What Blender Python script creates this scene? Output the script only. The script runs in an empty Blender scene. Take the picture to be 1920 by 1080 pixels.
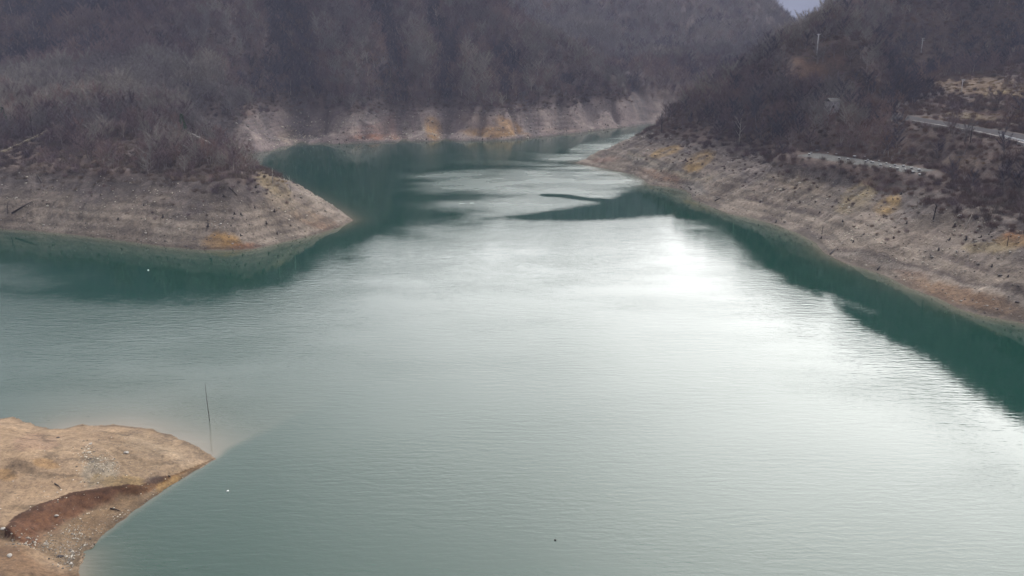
import bpy, math, random
import numpy as np
from mathutils import Vector, Matrix

rng = np.random.default_rng(7)
random.seed(7)
S = bpy.context.scene
COL = S.collection

# ------------------------------------------------------------------ camera
HC = 60.0
PITCH = math.radians(16.2)
FPX = 1700.0
cp, sp = math.cos(PITCH), math.sin(PITCH)
cam_d = bpy.data.cameras.new("camera")
cam_d.sensor_width = 36.0
cam_d.lens = 36.0 * FPX / 1920.0
cam_d.clip_start = 1.0
cam_d.clip_end = 9000.0
cam = bpy.data.objects.new("camera", cam_d)
cam.location = (0, 0, HC)
cam.rotation_euler = (math.pi / 2 - PITCH, 0, 0)
COL.objects.link(cam)
S.camera = cam


def rdir(px, py):
    u = (px - 960) / FPX
    v = (540 - py) / FPX
    return np.array([u, cp + v * sp, -sp + v * cp])


def U(px, py, z=0.0):
    d = rdir(px, py)
    t = (z - HC) / d[2]
    return np.array([d[0] * t, d[1] * t, z])


def P(px, py, Y):
    d = rdir(px, py)
    t = Y / d[1]
    return np.array([d[0] * t, Y, HC + d[2] * t])


def project(x, y, z):
    zz = z - HC
    yc = y * cp - zz * sp
    up = y * sp + zz * cp
    return 960 + FPX * x / yc, 540 - FPX * up / yc


# ------------------------------------------------------------------ numpy tools
def vnoise(x, y, seed):
    r = np.random.default_rng(seed)
    L = r.random((256, 256))
    xi = np.floor(x).astype(np.int64)
    yi = np.floor(y).astype(np.int64)
    fx = x - xi
    fy = y - yi
    fx = fx * fx * fx * (fx * (fx * 6 - 15) + 10)
    fy = fy * fy * fy * (fy * (fy * 6 - 15) + 10)
    a = L[xi & 255, yi & 255]
    b = L[(xi + 1) & 255, yi & 255]
    c = L[xi & 255, (yi + 1) & 255]
    d = L[(xi + 1) & 255, (yi + 1) & 255]
    return (a * (1 - fx) + b * fx) * (1 - fy) + (c * (1 - fx) + d * fx) * fy - 0.5


def fbm(x, y, scale, octv, seed):
    out = np.zeros_like(x)
    amp, s = 1.0, 1.0 / scale
    for o in range(octv):
        c, sn = math.cos(0.7 * o + .3), math.sin(0.7 * o + .3)
        out += amp * vnoise((x * c - y * sn) * s + 31.7 * o, (x * sn + y * c) * s + 17.3 * o, seed + o)
        amp *= 0.5
        s *= 2.03
    return out


def sstep(a, b, x):
    t = np.clip((x - a) / (b - a), 0, 1)
    return t * t * (3 - 2 * t)


def polydist(x, y, pts, closed=False, z=None):
    """distance to a polyline; with z also the height of the nearest line point and the side."""
    pts = np.asarray(pts, float)
    n = len(pts)
    best = np.full(x.shape, 1e9)
    for i in range(n if closed else n - 1):
        ax, ay = pts[i][:2]
        bx, by = pts[(i + 1) % n][:2]
        dx, dy = bx - ax, by - ay
        L2 = dx * dx + dy * dy + 1e-9
        t = np.clip(((x - ax) * dx + (y - ay) * dy) / L2, 0, 1)
        d = (x - ax - t * dx) ** 2 + (y - ay - t * dy) ** 2
        np.minimum(best, d, out=best)
    return np.sqrt(best)


def inpoly(x, y, pts):
    pts = np.asarray(pts, float)
    ins = np.zeros(x.shape, bool)
    n = len(pts)
    for i in range(n):
        ax, ay = pts[i][:2]
        bx, by = pts[(i + 1) % n][:2]
        if ay == by:
            continue
        c = ((ay > y) != (by > y)) & (x < (bx - ax) * (y - ay) / (by - ay) + ax)
        ins ^= c
    return ins


def sdpoly(x, y, pts):
    d = polydist(x, y, pts, True)
    return np.where(inpoly(x, y, pts), -d, d)


def ridge(x, y, pts, sf, sb, r=10.0):
    """height of a ridge line: falls by sf on its lake side (lower y), by sb behind it."""
    out = np.full(x.shape, -1e9)
    for i in range(len(pts) - 1):
        ax, ay, az = pts[i]
        bx, by, bz = pts[i + 1]
        dx, dy = bx - ax, by - ay
        L2 = dx * dx + dy * dy
        t = np.clip(((x - ax) * dx + (y - ay) * dy) / L2, 0, 1)
        qx, qy = x - ax - t * dx, y - ay - t * dy
        d = np.sqrt(qx * qx + qy * qy + 1e-9)
        side = (qx * dy - qy * dx) / (math.sqrt(L2) * d)
        if dx < 0:
            side = -side
        w = 0.5 + 0.5 * np.clip(side * 1.2, -1, 1)
        s = sf * w + sb * (1 - w)
        dd = np.sqrt(d * d + r * r) - r
        np.maximum(out, az + t * (bz - az) - s * dd, out=out)
    return out


def smin(a, b, k):
    h = np.clip(0.5 + 0.5 * (b - a) / k, 0, 1)
    return b * (1 - h) + a * h - k * h * (1 - h)


def smax(a, b, k):
    return -smin(-a, -b, k)


# ------------------------------------------------------------------ lake outline (world metres, water level z = 0)
shore_px = [(-700, 395), (-300, 412), (0, 429), (60, 432), (130, 439), (200, 447), (260, 455), (310, 462), (375, 468), (430, 469),
            (475, 467), (520, 456), (565, 446), (610, 434), (640, 424), (661, 413),
            # behind the headland (out of sight)
            (640, 397), (590, 372), (540, 345), (480, 318), (430, 300), (415, 290), (440, 284),
            # far bank
            (480, 287), (507, 283), (525, 275), (545, 273), (566, 264), (580, 270), (600, 267), (625, 270), (690, 268), (745, 266), (756, 260), (768, 265),
            (800, 265), (826, 264), (836, 258), (848, 264), (900, 264), (950, 262), (985, 260), (1010, 257), (1060, 252), (1110, 246),
            (1150, 241), (1190, 236), (1235, 231), (1262, 227),
            # round the end of the arm and back along the right bank
            (1275, 228), (1262, 234), (1236, 243), (1222, 250), (1213, 257), (1195, 262), (1185, 268), (1165, 273), (1148, 280), (1125, 290), (1112, 299), (1079, 305),
            (1105, 311), (1140, 317), (1190, 328), (1208, 338), (1219, 347), (1250, 350), (1285, 356), (1296, 364), (1298, 373), (1330, 386), (1365, 400),
            (1410, 409), (1450, 420), (1500, 439), (1530, 456), (1545, 474), (1580, 492), (1620, 504), (1660, 517), (1705, 540), (1760, 560), (1800, 580),
            (1850, 594), (1920, 606), (2020, 640), (2200, 720), (2500, 900)]
shore = [U(*p)[:2] for p in shore_px]
shore += [np.array([260.0, -150.0]), np.array([-420.0, -150.0]), np.array([-520.0, 200.0])]

# ------------------------------------------------------------------ height grid
GX0, GX1, GY0, GY1, GS = -900.0, 1100.0, 120.0, 1560.0, 2.0
gx = np.arange(GX0, GX1 + 1, GS)
gy = np.arange(GY0, GY1 + 1, GS)
X, Y = np.meshgrid(gx, gy)
SD = sdpoly(X, Y, shore)          # > 0 on land


def PP(l):
    return [P(*p) for p in l]


R_head = PP([(655, 411, 284), (590, 372, 292), (515, 337, 302), (440, 287, 330), (365, 232, 370), (300, 185, 420), (262, 158, 455)])
R_up = PP([(262, 158, 455), (300, 60, 545), (340, -20, 620), (380, -150, 700), (400, -200, 730)])
R_head2 = PP([(262, 158, 455), (100, 196, 425), (0, 214, 412), (-200, 240, 400), (-500, 240, 390)])
R_mid = PP([(420, -210, 740), (500, -150, 720), (700, -70, 700), (850, -14, 680), (905, 14, 660), (1000, 66, 620), (1130, 142, 562), (1238, 214, 514)])
R_left = PP([(-900, -200, 900), (-500, -300, 980), (0, -355, 1040), (300, -345, 1000)])
R_far = PP([(600, -170, 1200), (900, -165, 1200), (1150, -165, 1190), (1250, -175, 1190), (1340, -140, 1180), (1400, -10, 1165), (1445, 52, 1150), (1488, 105, 1130), (1530, 150, 1100)])
R_far2 = PP([(1150, -150, 1190), (1230, -40, 1050), (1320, 35, 960), (1405, 118, 860)])
R_far3 = PP([(960, -70, 1150), (1030, 0, 950), (1140, 80, 820), (1250, 160, 720), (1290, 190, 650)])
R_right = PP([(1290, 196, 470), (1350, 165, 490), (1420, 128, 520), (1462, 122, 540), (1500, 104, 570), (1550, 72, 600), (1590, 0, 630), (1630, -80, 640), (1700, -260, 650), (1800, -410, 640), (1900, -500, 615), (2200, -560, 560), (2600, -700, 520), (3200, -760, 470)])
R_right2 = PP([(1560, 178, 400), (1645, 94, 432), (1735, 8, 475), (1850, -140, 560)])

prof_far = np.interp(SD, [-1, 0, 8, 21, 60, 400], [-.5, 0, 6, 15.5, 46, 320])
prof_right = np.interp(SD, [-1, 0, 10, 26, 60, 97, 140, 190, 230, 330, 600], [-.5, 0, 6.5, 14, 20, 27, 35, 46, 66, 146, 340])
flank = sstep(.33, .43, X / Y) * (1 - sstep(470, 540, Y - .35 * X + 60))
prof_left_part = np.interp(SD, [-1, 0, 10, 26, 60, 130, 400], [-.5, 0, 6.5, 14, 35, 90, 330])
prof_right = prof_right * flank + prof_left_part * (1 - flank)
base_far = np.interp(SD, [0, 21, 75, 400], [0, 15, 30, 34]) * (.4 + .6 * sstep(-170, -110, X))
rid = np.maximum(ridge(X, Y, R_head, .10, .55, 8), ridge(X, Y, R_head2, .11, .5, 8))
head_mask = 1 - sstep(-110, -40, X - (-0.42 * (Y - 500)) + 60)
for r, a, b in ((R_up, .5, .6), (R_mid, .46, .6), (R_left, .62, .5), (R_far, .5, .6), (R_far2, .55, .55), (R_far3, .5, .5)):
    rid = smax(rid, ridge(X, Y, r, a, b, 14), 5)
# only the bank beyond the bay rises steadily from the shore
bay = sstep(395, 470, Y + 0.15 * X)
left_h = smin(prof_far, np.maximum(rid, np.where(bay > 0, base_far * bay, 0)), 3.0)
front = smin(prof_far, np.interp(SD, [0, 22, 120, 300], [0, 15, 22, 26]) * (1 - bay), 2.0)
front *= (1 - sstep(-70, -30, X + 0.12 * (Y - 300)))
left_h = np.maximum(left_h, np.minimum(front, prof_far))
ridr = np.maximum(ridge(X, Y, R_right, .62, .6, 14), ridge(X, Y, R_right2, .5, .5, 10))
ridr = np.maximum(ridr, np.interp(SD, [0, 26, 97, 190, 400], [0, 14, 27, 46, 60]))
ridr = np.where(Y > 520, np.minimum(ridr, ridge(X, Y, R_right, .62, .6, 14) + 0), ridr)
right_h = smin(prof_right, ridr, 3.0)
wr = sstep(-14, 14, X - np.interp(Y, [0, 385, 411, 470, 515, 545, 600, 900, 1600], [0, 10, 24, 66, 92, 112, 150, 420, 900]))
Hs = left_h * (1 - wr) + right_h * wr
# gullies on the far bank and hill
GUL = np.zeros_like(Hs)
for pts, dep, w in (([(566, 262, 496), (558, 215, 540), (548, 140, 600), (556, 60, 655)], 17, 15),
                    ([(756, 260, 500), (748, 215, 535), (735, 150, 590), (690, 40, 660)], 9, 9),
                    ([(836, 258, 503), (842, 214, 540), (835, 160, 590), (800, 60, 640)], 9, 9),
                    ([(1000, 255, 510), (985, 206, 540), (940, 130, 590)], 6, 9),
                    ([(590, 268, 490), (600, 222, 520)], 3.5, 4),
                    ([(515, 281, 470), (490, 222, 520), (440, 130, 590)], 5, 6),
                    ([(1420, 404, 330), (1500, 300, 370), (1580, 220, 420)], 3.0, 8),
                    ([(1640, 505, 240), (1690, 380, 270), (1760, 300, 300)], 1.6, 6)):
    g = PP(pts)
    d = polydist(X, Y, g)
    GUL = np.maximum(GUL, np.exp(-(d / (w * .55)) ** 2) * min(1, dep / 6))
    Hs -= dep * np.exp(-(d / w) ** 2) * sstep(.5, 10, Hs)
Hs = np.where(SD > 0, np.maximum(Hs, 0.05), 0)


def bil(G, x, y):
    fx = np.clip((np.asarray(x, float) - GX0) / GS, 0, len(gx) - 1.001)
    fy = np.clip((np.asarray(y, float) - GY0) / GS, 0, len(gy) - 1.001)
    ix, iy = fx.astype(int), fy.astype(int)
    fx, fy = fx - ix, fy - iy
    return (G[iy, ix] * (1 - fx) + G[iy, ix + 1] * fx) * (1 - fy) + (G[iy + 1, ix] * (1 - fx) + G[iy + 1, ix + 1] * fx) * fy


# road, terrace and headland track: benches cut into the slope
road_c = [U(*p, 27.0) for p in ((1560, 204), (1640, 212), (1700, 222), (1745, 230), (1800, 239), (1850, 247), (1900, 257), (1960, 272), (2040, 292), (2160, 330))]
terr_c = [U(*p, 17.0) for p in ((1512, 289), (1560, 296), (1620, 305), (1680, 314), (1732, 322))]


def densify(pts, step):
    pts = np.asarray(pts, float)
    # Catmull-Rom through the points, then even spacing
    out = []
    n = len(pts)
    for i in range(n - 1):
        p0, p1, p2, p3 = pts[max(i - 1, 0)], pts[i], pts[i + 1], pts[min(i + 2, n - 1)]
        m = max(2, int(np.linalg.norm(p2 - p1) / step))
        for k in range(m):
            t = k / m
            out.append(0.5 * ((2 * p1) + (-p0 + p2) * t + (2 * p0 - 5 * p1 + 4 * p2 - p3) * t * t + (-p0 + 3 * p1 - 3 * p2 + p3) * t ** 3))
    out.append(pts[-1])
    return np.array(out)


road_l = densify(road_c, 2.0)
terr_l = densify(terr_c, 1.5)
near_r = (X > 60) & (Y < 480)


def bench(H, line, zz, half, blend):
    d = np.full(H.shape, 1e9)
    d[near_r] = polydist(X[near_r], Y[near_r], line)
    w = 1 - sstep(half, half + blend, d)
    return H * (1 - w) + zz * w


Hs = bench(Hs, road_l, 26.9, 8.2, 12)
Hs = bench(Hs, terr_l, 16.9, 6.5, 7)
RD = np.minimum(np.where(near_r, polydist(X, Y, road_l), 1e3), 1e3)
TD = np.minimum(np.where(near_r, polydist(X, Y, terr_l), 1e3), 1e3)


def height(x, y):
    x = np.asarray(x, float)
    y = np.asarray(y, float)
    h = bil(Hs, x, y)
    sd = bil(SD, x, y)
    flat = sstep(5.0, 12.0, np.minimum(bil(RD, x, y) - 3.5, bil(TD, x, y) - 2))
    up = sstep(12, 60, h) * flat
    calm_r = 1 - .72 * sstep(60, 110, x) * (1 - sstep(500, 600, y))
    calm_r *= 1 - .6 * (1 - sstep(-90, -50, x)) * (1 - sstep(470, 540, y))
    calm_r = calm_r * (1 + .5 * sstep(560, 640, y))
    h = h + up * calm_r * (13 * fbm(x, y, 80, 3, 11) + 2.5 * fbm(x, y, 18, 2, 21))
    low = sstep(.2, 3.5, h) * (1 - sstep(30, 60, h)) * flat
    h = h + low * (1.5 * fbm(x, y, 13, 2, 31) + .75 * fbm(x, y, 3.6, 3, 41))
    rr = bil(wr, x, y)
    farw = sstep(425, 465, y) * (1 - rr) * sstep(.5, 7, h) * (1 - sstep(20, 55, h))
    h = h - farw * 5.5 * np.exp(-(np.abs(fbm(x, y * .22, 30, 2, 49)) / .13) ** 2)
    uu = x * (1 - rr) + (.31 * x - .95 * y) * rr
    vv_ = y * (1 - rr) + (.95 * x + .31 * y) * rr
    rill = np.abs(fbm(uu, vv_ * .16, 7.5, 3, 45))
    h = h - low * (.25 + .2 * rr + 1.1 * np.clip(fbm(x, y, 45, 2, 47), 0, 1)) * np.exp(-(rill / .07) ** 2) * sstep(1, 5, h)
    # shallow steps left by falling water levels
    st = sstep(.3, 1.5, h) * (1 - sstep(13, 16, h)) * flat
    h = h + st * .12 * np.sin(h * 2.7 + 4 * fbm(x, y, 40, 2, 51))
    # the saddle where the valley leaves the basin
    h = np.where(y > 530, smin(h, 41 + .8 * np.abs(x - .3096 * y) + 3.5 * np.maximum(x - .3096 * y - 22, 0), 4.0), h)
    under = np.minimum(-0.05, sd * .35)
    return np.where(sd > 0, np.maximum(h, 0.02 + .02 * sd), np.maximum(under, -8))


def hit(px, py, ymin=150.0, ymax=1300.0):
    d = rdir(px, py)
    ys = np.linspace(ymin, ymax, 2600)
    t = ys / d[1]
    z = HC + d[2] * t
    h = np.maximum(height(d[0] * t, ys), 0)
    k = int(np.argmax(z < h))
    return np.array([d[0] * t[k], ys[k], h[k]])


# ------------------------------------------------------------------ object helpers
def tag(o, label=None, cat=None, group=None, kind=None):
    if label:
        o["label"] = label
    if cat:
        o["category"] = cat
    if group:
        o["group"] = group
    if kind:
        o["kind"] = kind
    return o


def mesh_np(name, verts, faces, smooth=True):
    """verts (n,3), faces (m,3|4) numpy"""
    me = bpy.data.meshes.new(name)
    verts = np.asarray(verts, np.float32)
    faces = np.asarray(faces, np.int32)
    k = faces.shape[1]
    me.vertices.add(len(verts))
    me.vertices.foreach_set("co", verts.ravel())
    me.loops.add(faces.size)
    me.loops.foreach_set("vertex_index", faces.ravel())
    me.polygons.add(len(faces))
    me.polygons.foreach_set("loop_start", np.arange(0, faces.size, k, dtype=np.int32))
    me.polygons.foreach_set("loop_total", np.full(len(faces), k, np.int32))
    me.polygons.foreach_set("use_smooth", np.full(len(faces), smooth))
    me.update(calc_edges=True)
    me.validate()
    return me


def link(name, me, mat=None, parent=None, loc=None):
    o = bpy.data.objects.new(name, me)
    COL.objects.link(o)
    if me is not None and mat is not None and not me.materials:
        me.materials.append(mat)
    if parent is not None:
        o.parent = parent
    if loc is not None:
        o.location = loc
    return o


def empty(name, loc, rz=0.0):
    o = bpy.data.objects.new(name, None)
    o.empty_display_size = .3
    COL.objects.link(o)
    o.location = loc
    o.rotation_euler = (0, 0, rz)
    return o


class MB:
    def __init__(s):
        s.v, s.f = [], []

    def tube(s, pts, radii, n=6, cap=True):
        base = len(s.v)
        pts = [Vector(p) for p in pts]
        for i, p in enumerate(pts):
            t = (pts[min(i + 1, len(pts) - 1)] - pts[max(i - 1, 0)]).normalized()
            a = t.orthogonal().normalized() if abs(t.z) < .99 else Vector((1, 0, 0))
            if abs(t.z) < .99:
                a = t.cross(Vector((0, 0, 1))).normalized()
            b = t.cross(a).normalized()
            for k in range(n):
                an = 2 * math.pi * k / n
                s.v.append(p + (a * math.cos(an) + b * math.sin(an)) * radii[i])
        for i in range(len(pts) - 1):
            for k in range(n):
                q = base + i * n
                s.f.append((q + k, q + (k + 1) % n, q + n + (k + 1) % n, q + n + k))
        if cap:
            s.f.append(tuple(base + k for k in range(n))[::-1])
            q = base + (len(pts) - 1) * n
            s.f.append(tuple(q + k for k in range(n)))
        return s

    def box(s, c, size, rz=0.0, taper=1.0):
        base = len(s.v)
        cx, cy, cz = c
        a, b, h = size[0] / 2, size[1] / 2, size[2]
        for z, k in ((0, 1.0), (h, taper)):
            for sx, sy in ((-1, -1), (1, -1), (1, 1), (-1, 1)):
                x, y = sx * a * k, sy * b * k
                s.v.append(Vector((cx + x * math.cos(rz) - y * math.sin(rz), cy + x * math.sin(rz) + y * math.cos(rz), cz + z)))
        for f in ((3, 2, 1, 0), (4, 5, 6, 7), (0, 1, 5, 4), (1, 2, 6, 5), (2, 3, 7, 6), (3, 0, 4, 7)):
            s.f.append(tuple(base + i for i in f))
        return s

    def mesh(s, name, smooth=False):
        me = bpy.data.meshes.new(name)
        me.from_pydata([tuple(v) for v in s.v], [], s.f)
        me.update()
        if smooth:
            me.polygons.foreach_set("use_smooth", [True] * len(me.polygons))
        return me

    def build(s, name, mat, parent=None, loc=None, smooth=False):
        return link(name, s.mesh(name, smooth), mat, parent, loc)


# ------------------------------------------------------------------ materials
def nodes_of(name):
    m = bpy.data.materials.new(name)
    m.use_nodes = True
    nt = m.node_tree
    b = nt.nodes["Principled BSDF"]
    return m, nt, b


def N(nt, typ, **kw):
    n = nt.nodes.new(typ)
    for k, v in kw.items():
        if k.startswith("i_"):
            n.inputs[k[2:].replace("_", " ")].default_value = v
        else:
            setattr(n, k, v)
    return n


def mixc(nt, fac, a, b, typ="MIX"):
    m = nt.nodes.new("ShaderNodeMix")
    m.data_type = "RGBA"
    m.blend_type = typ
    for sock, val in ((m.inputs[0], fac), (m.inputs[6], a), (m.inputs[7], b)):
        if hasattr(val, "is_linked"):
            nt.links.new(val, sock)
        elif isinstance(val, (int, float)):
            sock.default_value = val
        else:
            sock.default_value = (*val, 1)
    return m.outputs[2]


def ramp(nt, src, stops):
    r = nt.nodes.new("ShaderNodeValToRGB")
    e = r.color_ramp.elements
    while len(e) < len(stops):
        e.new(.5)
    for el, (p, c) in zip(e, stops):
        el.position = p
        el.color = (*c, 1) if len(c) == 3 else c
    nt.links.new(src, r.inputs[0])
    return r.outputs[0]


def simple_mat(name, col, var=.25, scale=3.0, rough=.85, spec=.3, bump=.0):
    m, nt, b = nodes_of(name)
    tc = N(nt, "ShaderNodeTexCoord")
    no = N(nt, "ShaderNodeTexNoise")
    no.inputs["Scale"].default_value = scale
    no.inputs["Detail"].default_value = 5
    nt.links.new(tc.outputs["Object"], no.inputs["Vector"])
    lo = tuple(c * (1 - var) for c in col)
    hi = tuple(min(1, c * (1 + var)) for c in col)
    nt.links.new(ramp(nt, no.outputs[0], [(.3, lo), (.7, hi)]), b.inputs["Base Color"])
    b.inputs["Roughness"].default_value = rough
    b.inputs["Specular IOR Level"].default_value = spec
    if bump:
        bp = N(nt, "ShaderNodeBump")
        bp.inputs["Strength"].default_value = bump
        nt.links.new(no.outputs[0], bp.inputs["Height"])
        nt.links.new(bp.outputs[0], b.inputs["Normal"])
    return m


def ground_mat(name, fine=1.0, bump=.5):
    """soil attribute (the ground's own colour) broken up by stones and grit"""
    m, nt, b = nodes_of(name)
    at = N(nt, "ShaderNodeAttribute", attribute_name="soil")
    tc = N(nt, "ShaderNodeTexCoord")
    n1 = N(nt, "ShaderNodeTexNoise")
    n1.inputs["Scale"].default_value = .9 * fine
    n1.inputs["Detail"].default_value = 8
    n1.inputs["Roughness"].default_value = .72
    nt.links.new(tc.outputs["Object"], n1.inputs["Vector"])
    n2 = N(nt, "ShaderNodeTexNoise")
    n2.inputs["Scale"].default_value = .16 * fine
    n2.inputs["Detail"].default_value = 5
    nt.links.new(tc.outputs["Object"], n2.inputs["Vector"])
    vo = N(nt, "ShaderNodeTexVoronoi")
    vo.inputs["Scale"].default_value = 1.7 * fine
    nt.links.new(tc.outputs["Object"], vo.inputs["Vector"])
    f1 = ramp(nt, n1.outputs[0], [(.28, (.5, .48, .47)), (.5, (1, 1, 1)), (.72, (1.5, 1.48, 1.45))])
    f2 = ramp(nt, n2.outputs[0], [(.3, (.78, .76, .76)), (.7, (1.18, 1.16, 1.13))])
    f3 = ramp(nt, vo.outputs[0], [(.0, (1.3, 1.3, 1.3)), (.35, (1, 1, 1)), (.8, (.82, .82, .82))])
    c = mixc(nt, 1.0, at.outputs["Color"], f1, "MULTIPLY")
    c = mixc(nt, 1.0, c, f2, "MULTIPLY")
    c = mixc(nt, .7, c, f3, "MULTIPLY")
    nt.links.new(c, b.inputs["Base Color"])
    b.inputs["Roughness"].default_value = .92
    b.inputs["Specular IOR Level"].default_value = .2
    bp = N(nt, "ShaderNodeBump")
    bp.inputs["Strength"].default_value = bump
    bp.inputs["Distance"].default_value = .5 / fine
    nt.links.new(n1.outputs[0], bp.inputs["Height"])
    nt.links.new(bp.outputs[0], b.inputs["Normal"])
    return m


def plant_mat(name, stops, rough=.9):
    """bark or twigs: colour differs from plant to plant"""
    m, nt, b = nodes_of(name)
    oi = N(nt, "ShaderNodeObjectInfo")
    c = ramp(nt, oi.outputs["Random"], stops)
    # stands of one kind: slow change over the hillside
    n = N(nt, "ShaderNodeTexNoise")
    n.inputs["Scale"].default_value = .022
    n.inputs["Detail"].default_value = 3
    nt.links.new(oi.outputs["Location"], n.inputs["Vector"])
    f = ramp(nt, n.outputs[0], [(.36, (.68, .65, .72)), (.5, (1, 1, 1)), (.64, (1.35, 1.32, 1.22))])
    c = mixc(nt, 1.0, c, f, "MULTIPLY")
    nt.links.new(c, b.inputs["Base Color"])
    b.inputs["Roughness"].default_value = rough
    b.inputs["Specular IOR Level"].default_value = .15
    return m


M = {}
M["ground"] = ground_mat("hillside_soil", 1.0, .9)
M["sand"] = ground_mat("sand_soil", 2.2, .3)
M["bark"] = plant_mat("bark", [(0, (.07, .058, .055)), (.5, (.14, .12, .115)), (1, (.27, .24, .23))])
M["twigs"] = plant_mat("twigs", [(0, (.062, .043, .049)), (.3, (.1, .07, .078)), (.55, (.132, .096, .098)), (.8, (.15, .098, .09)), (1, (.18, .145, .14))])
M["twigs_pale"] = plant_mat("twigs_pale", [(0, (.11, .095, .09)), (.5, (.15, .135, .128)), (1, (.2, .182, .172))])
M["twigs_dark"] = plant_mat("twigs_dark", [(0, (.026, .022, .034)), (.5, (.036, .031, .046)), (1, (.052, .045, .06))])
M["twigs_rust"] = plant_mat("twigs_rust", [(0, (.07, .04, .035)), (.5, (.1, .062, .052)), (1, (.13, .09, .075))])
M["brush"] = plant_mat("brush", [(0, (.05, .038, .036)), (.4, (.085, .06, .052)), (.7, (.1, .074, .06)), (1, (.135, .113, .1))])
M["dry_grass"] = plant_mat("dry_grass", [(0, (.12, .08, .048)), (.6, (.165, .115, .065)), (1, (.22, .165, .1))])
M["needles"] = plant_mat("needles", [(0, (.018, .035, .02)), (1, (.03, .06, .03))])
M["rock"] = plant_mat("rock", [(0, (.06, .052, .047)), (.5, (.16, .14, .12)), (1, (.36, .33, .285))])
M["asphalt"] = simple_mat("asphalt", (.042, .04, .043), .25, .5, 1.0, .05)
M["concrete"] = simple_mat("concrete", (.24, .22, .21), .3, .8, .9)
M["gravel"] = simple_mat("gravel", (.095, .094, .09), .4, 1.2, 1.0, .05)
M["galv"] = simple_mat("galvanised_steel", (.55, .57, .6), .12, 2, .45, .5)
M["pole"] = simple_mat("pale_pole", (.5, .48, .48), .15, 2, .8)
M["darkwood"] = simple_mat("dark_wood", (.035, .028, .026), .4, 6, .9, .2, .3)
M["palewood"] = simple_mat("pale_wood", (.3, .27, .24), .3, 6, .9, .2, .3)
M["white"] = simple_mat("white_paint", (.8, .8, .78), .06, 3, .5)
M["ceramic"] = simple_mat("ceramic", (.3, .3, .32), .1, 3, .3)
M["wall"] = simple_mat("old_plaster", (.3, .28, .28), .35, 1.2, .95, .2, .2)
M["roof"] = simple_mat("roof_sheet", (.05, .046, .046), .3, 2, .9)
M["block"] = simple_mat("pale_block", (.5, .5, .5), .3, 3, .9)
M["stone"] = simple_mat("pale_stone", (.3, .275, .245), .35, 2.5, .95, .2, .4)
M["darkstone"] = simple_mat("dark_stone", (.06, .052, .05), .4, 3, .95, .2, .4)

# ------------------------------------------------------------------ hills (structure)
az = np.concatenate([np.linspace(-52, -32, 110, endpoint=False), np.linspace(-32, 32, 1150, endpoint=False), np.linspace(32, 52, 110)])
ta = np.tan(np.radians(az))
rows = np.concatenate([np.arange(165, 560, .85), np.arange(560, 900, 2.6), np.arange(900, 1500, 6.0)])
A, R_ = np.meshgrid(ta, rows)
VX = A * R_
VY = R_
VZ = height(VX, VY)
SDv = bil(SD, VX, VY)
PXv, PYv = project(VX, VY, VZ)


def colr(c):
    return np.array(c)


def mixv(a, b, w):
    return a * (1 - w[..., None]) + b * w[..., None]


n60 = fbm(VX, VY, 60, 3, 61)
n12 = fbm(VX, VY, 12, 3, 71)
n5 = fbm(VX, VY, 5, 3, 81)
rr_ = bil(wr, VX, VY)
rillv = np.abs(fbm(VX * (1 - rr_) + (.31 * VX - .95 * VY) * rr_, .16 * (VY * (1 - rr_) + (.95 * VX + .31 * VY) * rr_), 7.5, 3, 45))
gz = np.gradient(VZ, axis=1)
right_w = bil(wr, VX, VY)
far_w = sstep(400, 450, VY) * (1 - right_w)
litter = mixv(np.broadcast_to(colr((.085, .06, .058)), VX.shape + (3,)), colr((.14, .1, .085)), np.clip(.5 + n60 + .6 * n12, 0, 1))
bank = mixv(np.broadcast_to(colr((.25, .202, .165)), VX.shape + (3,)), colr((.325, .27, .222)), np.clip(.5 + n12 * 1.2, 0, 1))
bank_far = mixv(np.broadcast_to(colr((.21, .165, .16)), VX.shape + (3,)), colr((.29, .235, .215)), np.clip(.5 + n12 * 1.5, 0, 1))
bank = mixv(bank, bank_far, far_w)
# upper half of the band is darker with dead brush
upz = VZ + 5 * n12 + 3 * n60
bank = mixv(bank, colr((.135, .11, .105)), .85 * sstep(6, 12.5, upz + 3 * n5) * (1 - far_w * .6))
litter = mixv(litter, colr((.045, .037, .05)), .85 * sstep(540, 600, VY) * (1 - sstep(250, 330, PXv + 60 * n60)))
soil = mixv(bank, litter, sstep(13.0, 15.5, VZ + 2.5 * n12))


def spot(px, py, rx, ry, col, k=1.0, rot=0.0, jag=.5):
    global soil
    c, s_ = math.cos(rot), math.sin(rot)
    dx, dy = PXv - px, PYv - py
    u, v = (dx * c + dy * s_) / rx, (-dx * s_ + dy * c) / ry
    r = np.sqrt(u * u + v * v) + jag * (n5 + .6 * n12)
    soil = mixv(soil, colr(col), k * (1 - sstep(.65, 1.1, r)) * (VZ > 0) * np.clip(.92 + 1.1 * n5 + .4 * n12, .3, 1))


OCH, RUST, GOLD = (.34, .2, .075), (.27, .115, .055), (.33, .22, .095)
# headland
spot(425, 452, 45, 22, OCH, .95)
spot(460, 462, 30, 9, RUST, .7)
spot(600, 418, 55, 14, (.24, .15, .1), .8, .35)
spot(510, 345, 45, 18, (.3, .23, .13), .8, .5)
spot(540, 385, 70, 16, (.28, .22, .15), .5, .5)
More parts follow.
